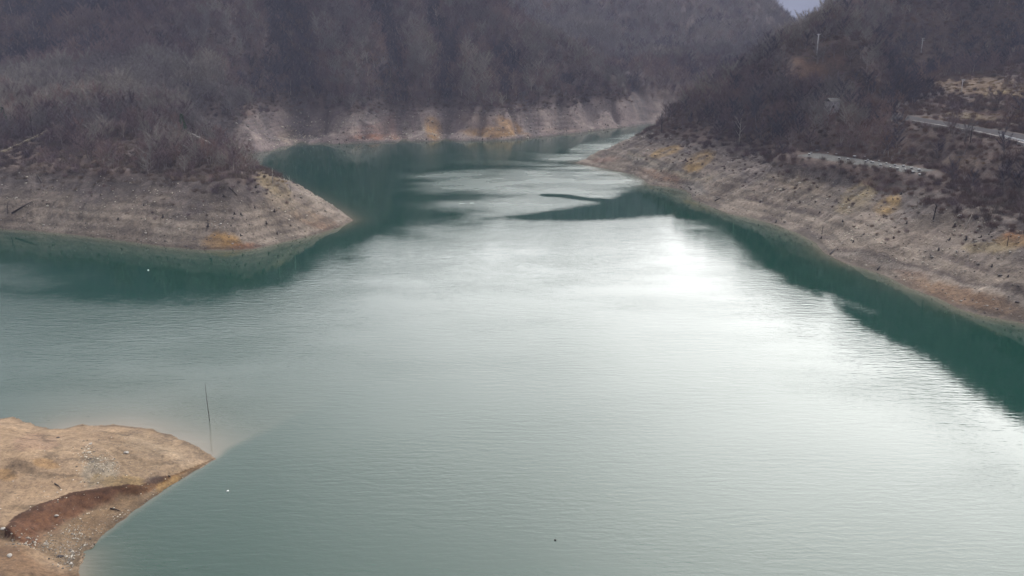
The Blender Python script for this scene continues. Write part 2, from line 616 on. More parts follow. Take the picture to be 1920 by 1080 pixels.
# far bank strata
spot(705, 246, 72, 18, (.26, .15, .12), .7, 0, .3)
spot(712, 257, 60, 7, RUST, .85, 0, .3)
spot(655, 240, 30, 20, (.26, .22, .2), .6, 0, .3)
spot(762, 240, 10, 24, (.33, .29, .25), .7, -.5, .2)
spot(735, 228, 22, 16, (.25, .13, .1), .5)
spot(812, 242, 19, 27, (.33, .2, .085), .9, -.3, .25)
spot(790, 240, 10, 22, (.3, .26, .23), .6, -.2, .2)
spot(925, 248, 66, 12, OCH, .9, 0, .3)
spot(920, 235, 60, 20, (.3, .19, .11), .6, .2, .3)
spot(955, 235, 40, 12, (.32, .19, .09), .8, .5)
spot(900, 228, 45, 16, (.16, .13, .135), .6)
spot(540, 258, 22, 18, (.28, .22, .16), .6)
spot(1040, 245, 50, 7, (.27, .19, .16), .6)
# right bank
spot(1247, 285, 38, 9, GOLD, .9, -.3)
spot(1308, 305, 36, 15, GOLD, .95, -.6)
spot(1130, 300, 35, 7, (.25, .15, .115), .7, -.1)
spot(1245, 330, 50, 13, (.21, .12, .075), .75, .2)
spot(1205, 303, 40, 10, (.2, .19, .175), .6, .3)
spot(1300, 350, 28, 14, (.22, .21, .2), .6, .3)
spot(1610, 365, 60, 22, (.33, .26, .15), .8, -.65)
spot(1665, 385, 34, 16, (.36, .24, .1), .85, -.65)
spot(1500, 345, 80, 22, (.3, .24, .17), .5, .3)
spot(1900, 452, 40, 14, (.33, .2, .08), .8)
spot(1905, 440, 28, 7, (.36, .16, .06), .8)
spot(1850, 465, 60, 14, (.32, .25, .13), .6)
spot(1790, 550, 110, 22, (.23, .135, .075), .75, .27)
spot(1870, 570, 80, 24, (.22, .14, .09), .7, .2)
spot(1700, 505, 60, 14, (.2, .13, .095), .7, .25)
spot(1800, 490, 90, 9, (.13, .1, .09), .8, .32)
spot(1655, 495, 40, 10, (.15, .11, .095), .6, .2)
# hillside above the right bank: bare grass and bracken
spot(1840, 165, 110, 22, (.22, .15, .09), .8, .15, .9)
spot(1880, 180, 40, 12, (.3, .22, .1), .8, .2, .9)
spot(1850, 205, 110, 14, (.15, .09, .07), .8, .12, .9)
spot(1690, 132, 30, 8, (.28, .18, .12), .8, .1, .9)
spot(1520, 130, 40, 22, (.25, .15, .1), .8, .3, .9)
spot(1560, 106, 35, 12, (.24, .14, .1), .7, .3, .9)
spot(1420, 132, 40, 8, (.17, .08, .08), .7, .0, .9)
spot(1860, 120, 80, 20, (.16, .115, .1), .6, .1, .9)
spot(1830, 290, 70, 26, (.17, .12, .1), .7, .2, .9)
spot(1800, 305, 45, 12, (.24, .18, .13), .7, .2, .9)
spot(1840, 222, 110, 7, (.22, .17, .1), .8, .18, .4)
# headland: bare ground along the old track
spot(60, 290, 60, 22, (.15, .105, .085), .7, 0, .8)
spot(255, 272, 45, 18, (.15, .1, .085), .7, 0, .8)
spot(265, 200, 22, 7, (.2, .11, .09), .6, 0, .8)
spot(240, 300, 14, 40, (.24, .2, .19), .6, .5, .9)
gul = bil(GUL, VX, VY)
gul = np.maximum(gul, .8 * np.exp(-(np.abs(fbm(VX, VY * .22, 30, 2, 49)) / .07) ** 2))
soil = mixv(soil, colr((.1, .083, .085)), np.clip(.8 * gul + .35 * gul * n5, 0, .9) * far_w)  # brush-dark gully soil, also painted shade where the light stays flat
# wet edge
soil = mixv(soil, soil * .45, .75 * (1 - sstep(.2, 1.1, VZ + .5 * n5)))
for pts, w, col, k in (([(1560, 470), (1650, 486), (1720, 502), (1800, 527), (1920, 562)], 1.5, (.11, .085, .075), .8),
                       ([(1560, 474), (1650, 491), (1720, 508), (1800, 534), (1920, 570)], .8, (.36, .31, .27), .8),
                       ([(1400, 372), (1480, 388), (1540, 404)], 1.0, (.13, .1, .09), .7),
                       ([(1430, 408), (1500, 425), (1560, 450)], .8, (.14, .11, .1), .6),
                       ([(1180, 287), (1220, 304), (1260, 322), (1330, 336)], 1.3, (.34, .29, .22), .8),
                       ([(1186, 283), (1226, 300), (1262, 316), (1325, 330)], 1.0, (.12, .1, .085), .7)):
    l_ = [hit(*p) for p in pts]
    d = polydist(VX, VY, l_) + 1.2 * n5
    soil = mixv(soil, colr(col), k * (1 - sstep(w * .5, w * 1.4, d)))
# strata lines on the banks
band = (1 - sstep(12, 16, VZ)) * (VZ > 0)
soil = soil * (1 - (.05 + .04 * rr_) * band * np.exp(-(rillv / .07) ** 2))[..., None]
stripe = .5 + .5 * np.sin(VZ * 3.1 + 6 * n60 + 1.5 * n12)
soil = soil * (1 - .38 * band * (stripe ** 4) * np.clip(.5 + 2 * n60, 0, 1))[..., None]
soil = soil * (1 + .5 * band * np.clip(n5, -.5, .5))[..., None]

nr, nc = VX.shape
idx = np.arange(nr * nc).reshape(nr, nc)
quads = np.stack([idx[:-1, :-1], idx[:-1, 1:], idx[1:, 1:], idx[1:, :-1]], -1).reshape(-1, 4)
keep = (VZ.ravel()[quads].max(1) > -2.0)
quads = quads[keep]
used = np.zeros(nr * nc, bool)
used[quads.ravel()] = True
remap = np.cumsum(used) - 1
vv = np.stack([VX.ravel(), VY.ravel(), VZ.ravel()], -1)[used]
me = mesh_np("hills", vv, remap[quads])
ca = me.color_attributes.new("soil", "FLOAT_COLOR", "POINT")
cc = np.ones((len(vv), 4), np.float32)
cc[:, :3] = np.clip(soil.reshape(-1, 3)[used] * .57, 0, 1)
ca.data.foreach_set("color", cc.ravel())
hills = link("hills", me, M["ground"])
tag(hills, "wooded hills and stony drawdown banks round the reservoir", kind="structure")

# far mountain seen in the notch, haze tint mixed into its blue-grey colour
mx = np.linspace(-500, 3400, 240)
my = np.linspace(3200, 3900, 40)
MXg, MYg = np.meshgrid(mx, my)
mz = 330 * (1 - np.abs(MYg - 3600) / 400).clip(0, 1) * (1 + .5 * fbm(MXg, MYg, 600, 4, 91)) - 3
ii = np.arange(mz.size).reshape(mz.shape)
mq = np.stack([ii[:-1, :-1], ii[:-1, 1:], ii[1:, 1:], ii[1:, :-1]], -1).reshape(-1, 4)
mt = link("mountain", mesh_np("mountain", np.stack([MXg.ravel(), MYg.ravel(), mz.ravel()], -1), mq), simple_mat("far_haze_blue", (.1, .12, .17), .2, .003))
tag(mt, "distant hazy mountain in the notch between the hills", kind="structure")
# valley floor carrying on beyond the hills
fl = MB()
fl.v = [Vector(v) for v in ((-2500, 1380, -1), (3600, 1380, -1), (3600, 4200, -1), (-2500, 4200, -1))]
fl.f = [(0, 1, 2, 3)]
tag(fl.build("ground", simple_mat("far_ground", (.09, .08, .07), .3, .01)), "valley floor beyond the hills", kind="structure")

# ------------------------------------------------------------------ sand spit (structure)
back_px = [(-900, 790), (-520, 765), (-260, 760), (-120, 768), (0, 786), (22, 783), (60, 795), (95, 805), (125, 803), (142, 799), (220, 798), (280, 805), (330, 820), (370, 840), (401, 861)]
front_px = [(401, 861), (378, 876), (330, 906), (285, 936), (245, 964), (212, 990), (180, 1016), (155, 1038), (149, 1052), (152, 1085), (160, 1150), (165, 1300)]
ZT = 2.1
scarp_px = [(399, 860), (375, 868), (330, 884), (290, 896), (262, 906), (205, 912), (132, 925), (70, 948), (25, 970), (6, 992)]
backL = [U(*p) for p in back_px]
frontL = [U(*p) for p in front_px]
scz = np.interp(np.arange(len(scarp_px)), [0, 2, 5, len(scarp_px) - 1], [.05, .9, 2.0, 2.5])
scarpL = [U(*p, z) for p, z in zip(scarp_px, scz)]
spit_poly = [p[:2] for p in backL + frontL[1:]] + [np.array([-60., 40.]), np.array([-260., 40.]), np.array([-260., 135.])]
lower_px = [(6, 992, 2.3), (40, 1012, 1.7), (75, 1028, 1.3), (110, 1050, .9), (149, 1062, .1)]   # rim of the lower mound
lowerL = [U(a, b, c) for a, b, c in lower_px]
sx = np.arange(-175, -36, .22)
sy = np.arange(62, 152, .22)
SX, SY = np.meshgrid(sx, sy)
ssd = -sdpoly(SX, SY, spit_poly) + .55 * fbm(SX, SY, 1.6, 3, 117) + .5 * fbm(SX, SY, 6, 2, 118)      # > 0 on land
db = polydist(SX, SY, backL)
dfr = polydist(SX, SY, frontL)
dsc = polydist(SX, SY, scarpL)
dlo = polydist(SX, SY, lowerL)
front_zone_poly = [p[:2] for p in scarpL] + [p[:2] for p in lowerL[1:]] + [p[:2] for p in frontL[::-1] if p[1] > lowerL[-1][1]]
inz = inpoly(SX, SY, front_zone_poly)
# height of the scarp edge at the nearest place
ez = np.full(SX.shape, 0.0)
bd = np.full(SX.shape, 1e9)
ds = densify(scarpL, .5)
for p in ds:
    d2 = (SX - p[0]) ** 2 + (SY - p[1]) ** 2
    m_ = d2 < bd
    bd = np.where(m_, d2, bd)
    ez = np.where(m_, p[2], ez)
top = ez + .015 * dsc + .1 * np.minimum(db, 6) * 0
crown = np.minimum(top + .6 * (1 - np.exp(-dsc / 9)), .05 + .16 * db + .02 * db * db)
crown = smin(top + .5 * (1 - np.exp(-dsc / 9)), .03 + .2 * db, .5)
crown = np.minimum(crown, .03 + .55 * dfr)
# rise of the left part, a mound with its own edge
mound = sdpoly(SX, SY, [U(*p, 1.5)[:2] for p in ((-300, 770), (0, 790), (30, 786), (70, 812), (105, 850), (95, 880), (40, 905), (-100, 920), (-400, 940))])
crown = crown + 1.3 * (1 - sstep(-5, 1.5, mound)) * sstep(0, 2.5, db)
t = dfr / (dfr + dsc + 1e-6)
nS5 = fbm(SX, SY, 5, 3, 101)
nS1 = fbm(SX, SY, 1.4, 3, 111)
nS15 = fbm(SX, SY, 15, 3, 121)
tt = np.clip(t + .05 * nS1, 0, 1)
scarp_h = ez * (.4 * tt + .6 * sstep(.6, .95, tt))
low_h = np.minimum(1.0, .3 + .3 * dfr) * (.06 + np.interp(dlo, [0, 6, 20], [0, .9, 1.6]) + np.minimum(.25 * np.maximum(ssd, 0), 1.2)) * sstep(-1, 7, ssd)
below = inpoly(SX, SY, [p[:2] for p in lowerL] + [lowerL[-1][:2] + np.array([9., 1.]), frontL[-1][:2] + np.array([14., 0.]), np.array([-40., 50.]), np.array([-130., 50.]), np.array([-120., 95.])])
sh = np.where(inz, np.minimum(scarp_h, .02 + .6 * np.maximum(ssd, 0)), crown)
sh = np.where(below, np.minimum(low_h, 2.0), sh)
# soften the joins a little
for _ in range(2):
    sh[1:-1, 1:-1] = .5 * sh[1:-1, 1:-1] + .125 * (sh[:-2, 1:-1] + sh[2:, 1:-1] + sh[1:-1, :-2] + sh[1:-1, 2:])
amp = sstep(.05, .8, sh)
sh = sh + amp * (.22 * nS5 + .14 * nS1 + .03 * np.sin(SX * 3 + 8 * nS15))
# old water lines: low concentric steps on the back slope
wl = ~inz & ~below
sh = sh + wl * amp * .05 * np.sign(np.sin(db * 1.6 + 2 * nS15)) * (db < 9)
sh = np.where(ssd > 0, np.maximum(sh, .01 + .05 * np.minimum(ssd, 1)), np.maximum(ssd * .25, -1.5) - .01)
SPX, SPY = project(SX, SY, sh)
tan = mixv(np.broadcast_to(colr((.25, .175, .12)), SX.shape + (3,)), colr((.31, .225, .16)), np.clip(.5 + nS5 + nS15, 0, 1))


def sspot(px, py, rx, ry, col, k=1.0, rot=0.0, jag=.6):
    global tan
    c, s_ = math.cos(rot), math.sin(rot)
    dx, dy = SPX - px, SPY - py
    u, v = (dx * c + dy * s_) / rx, (-dx * s_ + dy * c) / ry
    r = np.sqrt(u * u + v * v) + jag * (nS1 * .8 + .5 * nS5)
    tan = mixv(tan, colr(col), k * (1 - sstep(.7, 1.1, r)))


sspot(245, 865, 95, 45, (.2, .145, .1), .75, .1)
sspot(300, 835, 90, 22, (.25, .19, .14), .6, .25)
sspot(190, 885, 45, 30, (.24, .22, .19), .6, .2)
sspot(230, 905, 60, 16, (.21, .145, .07), .7, .1)
sspot(85, 868, 30, 10, (.3, .18, .085), .6, .2)
sspot(10, 890, 22, 12, (.3, .18, .085), .6, .2)
sspot(70, 830, 50, 18, (.25, .165, .125), .6)
redz = .92 * inz * sstep(.46, .74, tt + .25 * nS5 + .1 * nS1)
xfac = np.clip((360 - SPX) / 150, 0, 1)
tan = mixv(tan, mixv(np.broadcast_to(colr((.15, .085, .04)), SX.shape + (3,)), colr((.115, .05, .027)), xfac), redz)
tan = mixv(tan, tan * .45, inz * sstep(.86, .95, tt + .1 * nS1) * .8)
lowz = inz * (1 - sstep(.5, .68, tt + .25 * nS5))
tan = mixv(tan, mixv(np.broadcast_to(colr((.18, .12, .075)), SX.shape + (3,)), colr((.2, .145, .1)), np.clip(.5 + nS5, 0, 1)), lowz)
sspot(310, 912, 28, 12, (.29, .18, .075), .7, -.5)
sspot(290, 900, 25, 8, (.08, .055, .05), .7, -.2)
tan = mixv(tan, colr((.15, .09, .055)), below * .8 * sstep(.3, 2.0, dlo + nS1))
edge_dark = np.exp(-(mound / .9) ** 2) * np.clip(.3 + 2.2 * nS1 + nS5, 0, 1) * sstep(.5, 3, db)
tan = tan * (1 - .5 * edge_dark * wl)[..., None]
arcs = np.exp(-((np.mod(db + 1.2 * nS15 + .25 * nS1, 2.6) - 1.3) / .16) ** 2) * (db < 10) * wl
tan = tan * (1 - .22 * arcs * np.clip(.5 + 2 * nS5, 0, 1))[..., None]
tan = mixv(tan, colr((.33, .255, .19)), .5 * wl * np.exp(-((db - 4.5 + nS15) / 1.3) ** 2) * sstep(-62, -48, SX))
marks = np.clip(fbm(SX * .45 + SY * .2, SY * 1.6, 2.2, 3, 115) - .18, 0, 1) * 3
tan = tan * (1 - .38 * np.clip(marks, 0, 1) * wl * sstep(1, 4, db))[..., None]
streak = .5 + .5 * np.sin((SX * .8 + SY * .6) * 5 + 5 * nS5)
tan = tan * (1 - .3 * below * streak * np.clip(.2 + 2 * nS1 + nS5, 0, 1) * sstep(.5, 2, dlo))[..., None]
tan = mixv(tan, tan * .5, .8 * (1 - sstep(.02, .25, sh + .1 * nS1)))
ii = np.arange(SX.size).reshape(SX.shape)
q = np.stack([ii[:-1, :-1], ii[:-1, 1:], ii[1:, 1:], ii[1:, :-1]], -1).reshape(-1, 4)
q = q[sh.ravel()[q].max(1) > -.6]
used = np.zeros(SX.size, bool)
used[q.ravel()] = True
remap = np.cumsum(used) - 1
vv = np.stack([SX.ravel(), SY.ravel(), sh.ravel()], -1)[used]
me = mesh_np("sandbar", vv, remap[q])
ca = me.color_attributes.new("soil", "FLOAT_COLOR", "POINT")
cc = np.ones((len(vv), 4), np.float32)
cc[:, :3] = np.clip(tan.reshape(-1, 3)[used] * .7 * np.array([1.0, .98, .9]), 0, 1)
ca.data.foreach_set("color", cc.ravel())
tag(link("sandbar", me, M["sand"]), "tan sand spit with an eroded red bank running into the lake", kind="structure")


def spit_h(x, y):
    i = int(round((x - sx[0]) / .22))
    j = int(round((y - sy[0]) / .22))
    i = min(max(i, 0), SX.shape[1] - 1)
    j = min(max(j, 0), SX.shape[0] - 1)
    return sh[j, i]


def spit_hit(px, py):
    d = rdir(px, py)
    for yy in np.arange(70, 150, .1):
        tq = yy / d[1]
        z = HC + d[2] * tq
        if z < max(spit_h(d[0] * tq, yy), 0):
            return np.array([d[0] * tq, yy, max(spit_h(d[0] * tq, yy), 0)])
    return U(px, py)


# ------------------------------------------------------------------ water (structure)
waz = np.tan(np.radians(np.linspace(-52, 52, 620)))
wro = np.concatenate([np.arange(30, 80, 5), np.geomspace(80, 620, 560), np.array([700, 900, 1375])])
WA, WY = np.meshgrid(waz, wro)
WX = WA * WY
n90 = fbm(WX, WY, 60, 3, 131)
n20 = fbm(WX, WY * 1.0, 16, 3, 141)


def calm(pts, soft, jit=10, k=1.0):
    s = sdpoly(WX, WY, [U(*p)[:2] for p in pts]) + jit * (n20 + .6 * n90)
    return k * (1 - sstep(-soft, soft, s))


wind = np.ones_like(WX)
left_lee = calm([(-700, 380), (0, 420), (660, 395), (640, 405), (500, 320), (400, 280), (520, 262), (760, 255), (740, 300), (715, 330), (770, 365), (815, 395), (790, 425), (700, 450), (620, 485),
                 (520, 530), (420, 555), (250, 565), (160, 560), (60, 510), (-60, 495), (-700, 460)], 16, 12)
right_lee = calm([(1222, 342), (1180, 358), (1150, 371), (1120, 385), (1030, 394), (930, 407), (1000, 416), (1120, 414), (1260, 404), (1330, 412), (1390, 450), (1440, 500), (1510, 545), (1600, 600), (1700, 665), (1800, 755),
                  (1920, 860), (2100, 1000), (2500, 900), (1920, 590), (1600, 470), (1400, 395)], 5, 4)
far_lee = calm([(400, 255), (760, 250), (1000, 250), (1230, 225), (1225, 236), (1100, 262), (900, 280), (760, 300), (400, 310)], 10, 14, .75)
wind = np.minimum.reduce([1 - left_lee, 1 - right_lee, 1 - far_lee])
for pts, w, k in (([(1050, 286), (1075, 270), (1120, 257), (1200, 245)], 3.2, .9), ([(815, 316), (870, 310), (950, 312), (1060, 313)], 2.2, .55),
                  ([(1026, 366), (1060, 368), (1100, 373), (1150, 377)], 3.4, 1.0), ([(920, 410), (1010, 405), (1150, 402)], 4, .7), ([(1500, 520), (1560, 565), (1640, 595)], 3, .9)):
    d = polydist(WX, WY, [U(*p) for p in pts]) + 3 * n20
    wind = np.minimum(wind, 1 - k * (1 - sstep(w * .4, w * 1.5, d)))
# a breath of wind inside the lee on the right
d = polydist(WX, WY, [U(*p) for p in ((1530, 545), (1570, 562), (1630, 582))]) + 2 * n20
wind = np.maximum(wind, .3 * (1 - sstep(.5, 3.5, d)))
# stronger breeze down the channel
gz_ = np.maximum(calm([(740, 335), (860, 318), (1075, 308), (1140, 322), (1190, 331), (1216, 347), (1150, 368), (1120, 382), (1030, 392), (900, 404), (830, 395), (790, 362)], 6, 5),
                 calm([(990, 296), (1075, 268), (1200, 244), (1232, 238), (1215, 253), (1150, 276), (1075, 303)], 8, 6))
wind = wind * (1 + .9 * gz_)
dsp = np.abs(sdpoly(WX, WY, spit_poly))
silt = .38 * np.exp(-dsp / .5)
tipA, tipB = U(401, 861), U(483, 819)
tx, ty = tipB[0] - tipA[0], tipB[1] - tipA[1]
tl = math.hypot(tx, ty)
sidew = ((WX - tipA[0]) * -ty + (WY - tipA[1]) * tx) / tl + .5 * n20        # > 0 behind the spit
dback = polydist(WX, WY, backL[8:])
dline = polydist(WX, WY, [tipA, tipB])
pl = np.maximum(.85 * np.exp(-dback / 7.0), .42 * np.exp(-dline / 3.0) * np.exp(-np.hypot(WX - tipA[0], WY - tipA[1]) / 9)) * sstep(-.9, 1.3, sidew + .8 * fbm(WX, WY, 4, 2, 143)) * (.8 + .5 * n20)
silt = np.maximum(silt, pl)
lowp = polydist(WX, WY, [U(*p) for p in ((150, 1050), (152, 1080), (160, 1150))])
silt = np.maximum(silt, .6 * np.exp(-lowp / 2.5))
SDw = -bil(SD, WX, np.maximum(WY, GY0 + 1))
silt = np.maximum(silt, .5 * np.exp(-np.maximum(SDw, 0) / 3.0) * (WY > 170))
ii = np.arange(WX.size).reshape(WX.shape)
wq = np.stack([ii[:-1, :-1], ii[:-1, 1:], ii[1:, 1:], ii[1:, :-1]], -1).reshape(-1, 4)
me = mesh_np("water", np.stack([WX.ravel(), WY.ravel(), np.zeros(WX.size)], -1), wq)
for nm, arr in (("wind", wind), ("silt", silt)):
    a = me.attributes.new(nm, "FLOAT", "POINT")
    a.data.foreach_set("value", arr.ravel().astype(np.float32))


def water_mat():
    m, nt, b = nodes_of("lake_water")
    L = nt.links.new
    wi = N(nt, "ShaderNodeAttribute", attribute_name="wind")
    si = N(nt, "ShaderNodeAttribute", attribute_name="silt")
    tc = N(nt, "ShaderNodeTexCoord")
    c = mixc(nt, si.outputs["Fac"], (.001, .027, .0175), (.17, .135, .1))
    L(c, b.inputs["Base Color"])
    b.inputs["IOR"].default_value = 1.333
    # gust texture
    gn = N(nt, "ShaderNodeTexNoise")
    mp0 = N(nt, "ShaderNodeMapping")
    mp0.inputs["Scale"].default_value = (.03, .06, 1)
    L(tc.outputs["Object"], mp0.inputs["Vector"])
    L(mp0.outputs[0], gn.inputs["Vector"])
    gn.inputs["Scale"].default_value = 1.0
    gn.inputs["Detail"].default_value = 4
    gust = N(nt, "ShaderNodeMapRange")
    gust.inputs["From Min"].default_value = .3
    gust.inputs["From Max"].default_value = .7
    gust.inputs["To Min"].default_value = .3
    gust.inputs["To Max"].default_value = 1.25
    L(gn.outputs[0], gust.inputs["Value"])
    w = N(nt, "ShaderNodeMath", operation="MULTIPLY")
    L(wi.outputs["Fac"], w.inputs[0])
    L(gust.outputs[0], w.inputs[1])
    ro = N(nt, "ShaderNodeMapRange")
    ro.inputs["From Max"].default_value = 2.0
    ro.inputs["To Min"].default_value = .03
    ro.inputs["To Max"].default_value = .31
    L(w.outputs[0], ro.inputs["Value"])
    L(ro.outputs[0], b.inputs["Roughness"])
    # ripples: long crests, short crests
    hs = []
    for scl, rot, amp in (((.25, 1.1, 1), .08, 1.0), ((.8, 1.7, 1), -.25, .55), ((2.2, 3.4, 1), .5, .2)):
        mp = N(nt, "ShaderNodeMapping")
        mp.inputs["Scale"].default_value = scl
        mp.inputs["Rotation"].default_value = (0, 0, rot)
        L(tc.outputs["Object"], mp.inputs["Vector"])
        n = N(nt, "ShaderNodeTexNoise")
        n.inputs["Scale"].default_value = 1.0
        n.inputs["Detail"].default_value = 2
        n.inputs["Distortion"].default_value = .4
        L(mp.outputs[0], n.inputs["Vector"])
        k = N(nt, "ShaderNodeMath", operation="MULTIPLY")
        k.inputs[1].default_value = amp
        L(n.outputs[0], k.inputs[0])
        hs.append(k.outputs[0])
    s1 = N(nt, "ShaderNodeMath", operation="ADD")
    L(hs[0], s1.inputs[0])
    L(hs[1], s1.inputs[1])
    s2 = N(nt, "ShaderNodeMath", operation="ADD")
    L(s1.outputs[0], s2.inputs[0])
    L(hs[2], s2.inputs[1])
    bp = N(nt, "ShaderNodeBump")
    bp.inputs["Distance"].default_value = .1
    st = N(nt, "ShaderNodeMapRange")
    st.inputs["To Min"].default_value = .05
    st.inputs["To Max"].default_value = .4
    L(w.outputs[0], st.inputs["Value"])
    L(st.outputs[0], bp.inputs["Strength"])
    L(s2.outputs[0], bp.inputs["Height"])
    L(bp.outputs[0], b.inputs["Normal"])
    return m


tag(link("water", me, water_mat()), "emerald green reservoir with rippled and calm patches", kind="structure")

# ------------------------------------------------------------------ tree prototypes


def twig_tris(orig, dirs, length, width):
    """thin triangles, numpy arrays"""
    n = len(orig)
    side = np.cross(dirs, rng.normal(size=(n, 3)))
    side /= np.linalg.norm(side, axis=1, keepdims=True) + 1e-9
    a = orig - side * width[:, None] / 2
    b = orig + side * width[:, None] / 2
    c = orig + dirs * length[:, None]
    v = np.stack([a, b, c], 1).reshape(-1, 3)
    f = np.arange(3 * n).reshape(-1, 3)
    return v, f


def make_bare_tree(h, spread, ntw, upright=.6, seed=0, multi=1):
    r = random.Random(seed)
    tr, cr = MB(), MB()
    oo, dd, ll, ww = [], [], [], []
    for st in range(multi):
        off = Vector((0, 0, 0)) if multi == 1 else Vector((r.uniform(-.35, .35), r.uniform(-.35, .35), 0))
        lean = Vector((r.uniform(-.12, .12), r.uniform(-.12, .12), 0)) * (1 + .8 * (multi > 1))
        k = 6
        hh = h * (1 if st == 0 else r.uniform(.7, .95))
        pts = [off + Vector((lean.x * hh * (i / k) + r.uniform(-.12, .12) * (i > 0), lean.y * hh * (i / k) + r.uniform(-.12, .12) * (i > 0), -.5 * (i == 0) + hh * .8 * i / k)) for i in range(k + 1)]
        rad = [(.017 * hh + .03) * (1 - .85 * i / k) for i in range(k + 1)]
        tr.tube(pts, rad, 6)
        nb = r.randint(9, 12)
        for j in range(nb):
            tt_ = .28 + .7 * j / nb
            p0 = pts[int(tt_ * k)].lerp(pts[min(int(tt_ * k) + 1, k)], tt_ * k % 1)
            an = j * 2.4 + r.uniform(-.5, .5)
            ln = spread * (.55 + 1.5 * tt_ - 1.35 * tt_ * tt_) * r.uniform(.85, 1.15) * 1.35
            d = Vector((math.cos(an), math.sin(an), upright * (.35 + .9 * tt_) + r.uniform(-.1, .35))).normalized()
            p1 = p0 + d * ln * .5
            d2 = (d + Vector((r.uniform(-.3, .3), r.uniform(-.3, .3), .35))).normalized()
            p2 = p1 + d2 * ln * .55
            cr.tube([p0, p1, p2], [.055 * hh / 9, .035 * hh / 9, .012], 4, False)
            m = ntw // (nb * multi)
            for q in range(m):
                u = r.uniform(.15, 1.0)
                o = p0.lerp(p1, u * 2) if u < .5 else p1.lerp(p2, u * 2 - 1)
                dq = (d2 * .8 + Vector((r.gauss(0, .75), r.gauss(0, .75), r.gauss(.2, .6)))).normalized()
                oo.append(o)
                dd.append(dq)
                ll.append(r.uniform(.5, 1.5) * hh / 9)
                ww.append(r.uniform(.025, .06) * (hh / 9) ** .5)
        for q in range(ntw // 12 // multi):
            o = pts[-1].lerp(pts[-2], r.random())
            oo.append(o)
            dd.append(Vector((r.gauss(0, .5), r.gauss(0, .5), 1)).normalized())
            ll.append(r.uniform(.6, 1.5))
            ww.append(.05)
    v, f = twig_tris(np.array([tuple(o) for o in oo]), np.array([tuple(d) for d in dd]), np.array(ll), np.array(ww))
    cv = np.array([tuple(x) for x in cr.v])
    cq = np.array([x for x in cr.f])
    # quads of the branches as triangles
    ct = np.concatenate([cq[:, [0, 1, 2]], cq[:, [0, 2, 3]]])
    crown = mesh_np("crown", np.concatenate([cv, v]), np.concatenate([ct, f + len(cv)]), False)
    trunk = tr.mesh("trunk", True)
    trunk.materials.append(M["bark"])
    crown.materials.append(M["twigs"])
    return trunk, crown


tree_kinds = [make_bare_tree(9.0, 3.3, 1500, .7, 1), make_bare_tree(10, 3.1, 1500, .9, 2), make_bare_tree(7.5, 3.4, 1400, .6, 3), make_bare_tree(9.5, 2.7, 1300, 1.1, 4), make_bare_tree(7.0, 2.6, 1400, .8, 5, 3), make_bare_tree(8.5, 3.0, 1500, .8, 6, 2)]


def tinted(pair, mat):
    c = pair[1].copy()
    c.materials.clear()
    c.materials.append(M[mat])
    return (pair[0], c)


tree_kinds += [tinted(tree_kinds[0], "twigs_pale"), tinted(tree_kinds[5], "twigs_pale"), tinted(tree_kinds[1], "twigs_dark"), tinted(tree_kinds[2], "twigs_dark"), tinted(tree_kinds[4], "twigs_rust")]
proto = bpy.data.collections.new("tree_kinds")


def joined(name, meshes, coll):
    """one mesh from trunk + crown for the far wood"""
    vs, fs, mi, off = [], [], [], 0
    mats = []
    for k, m in enumerate(meshes):
        vs += [tuple(v.co) for v in m.vertices]
        for p in m.polygons:
            fs.append([i + off for i in p.vertices])
            mi.append(k)
        off += len(m.vertices)
        mats.append(m.materials[0])
    me = bpy.data.meshes.new(name)
    me.from_pydata(vs, [], fs)
    for m in mats:
        me.materials.append(m)
    me.polygons.foreach_set("material_index", mi)
    me.update()
    o = bpy.data.objects.new(name, me)
    coll.objects.link(o)
    return o


for i, (a, b) in enumerate(tree_kinds):
    joined("bare_tree_kind_%02d" % i, (a, b), proto)


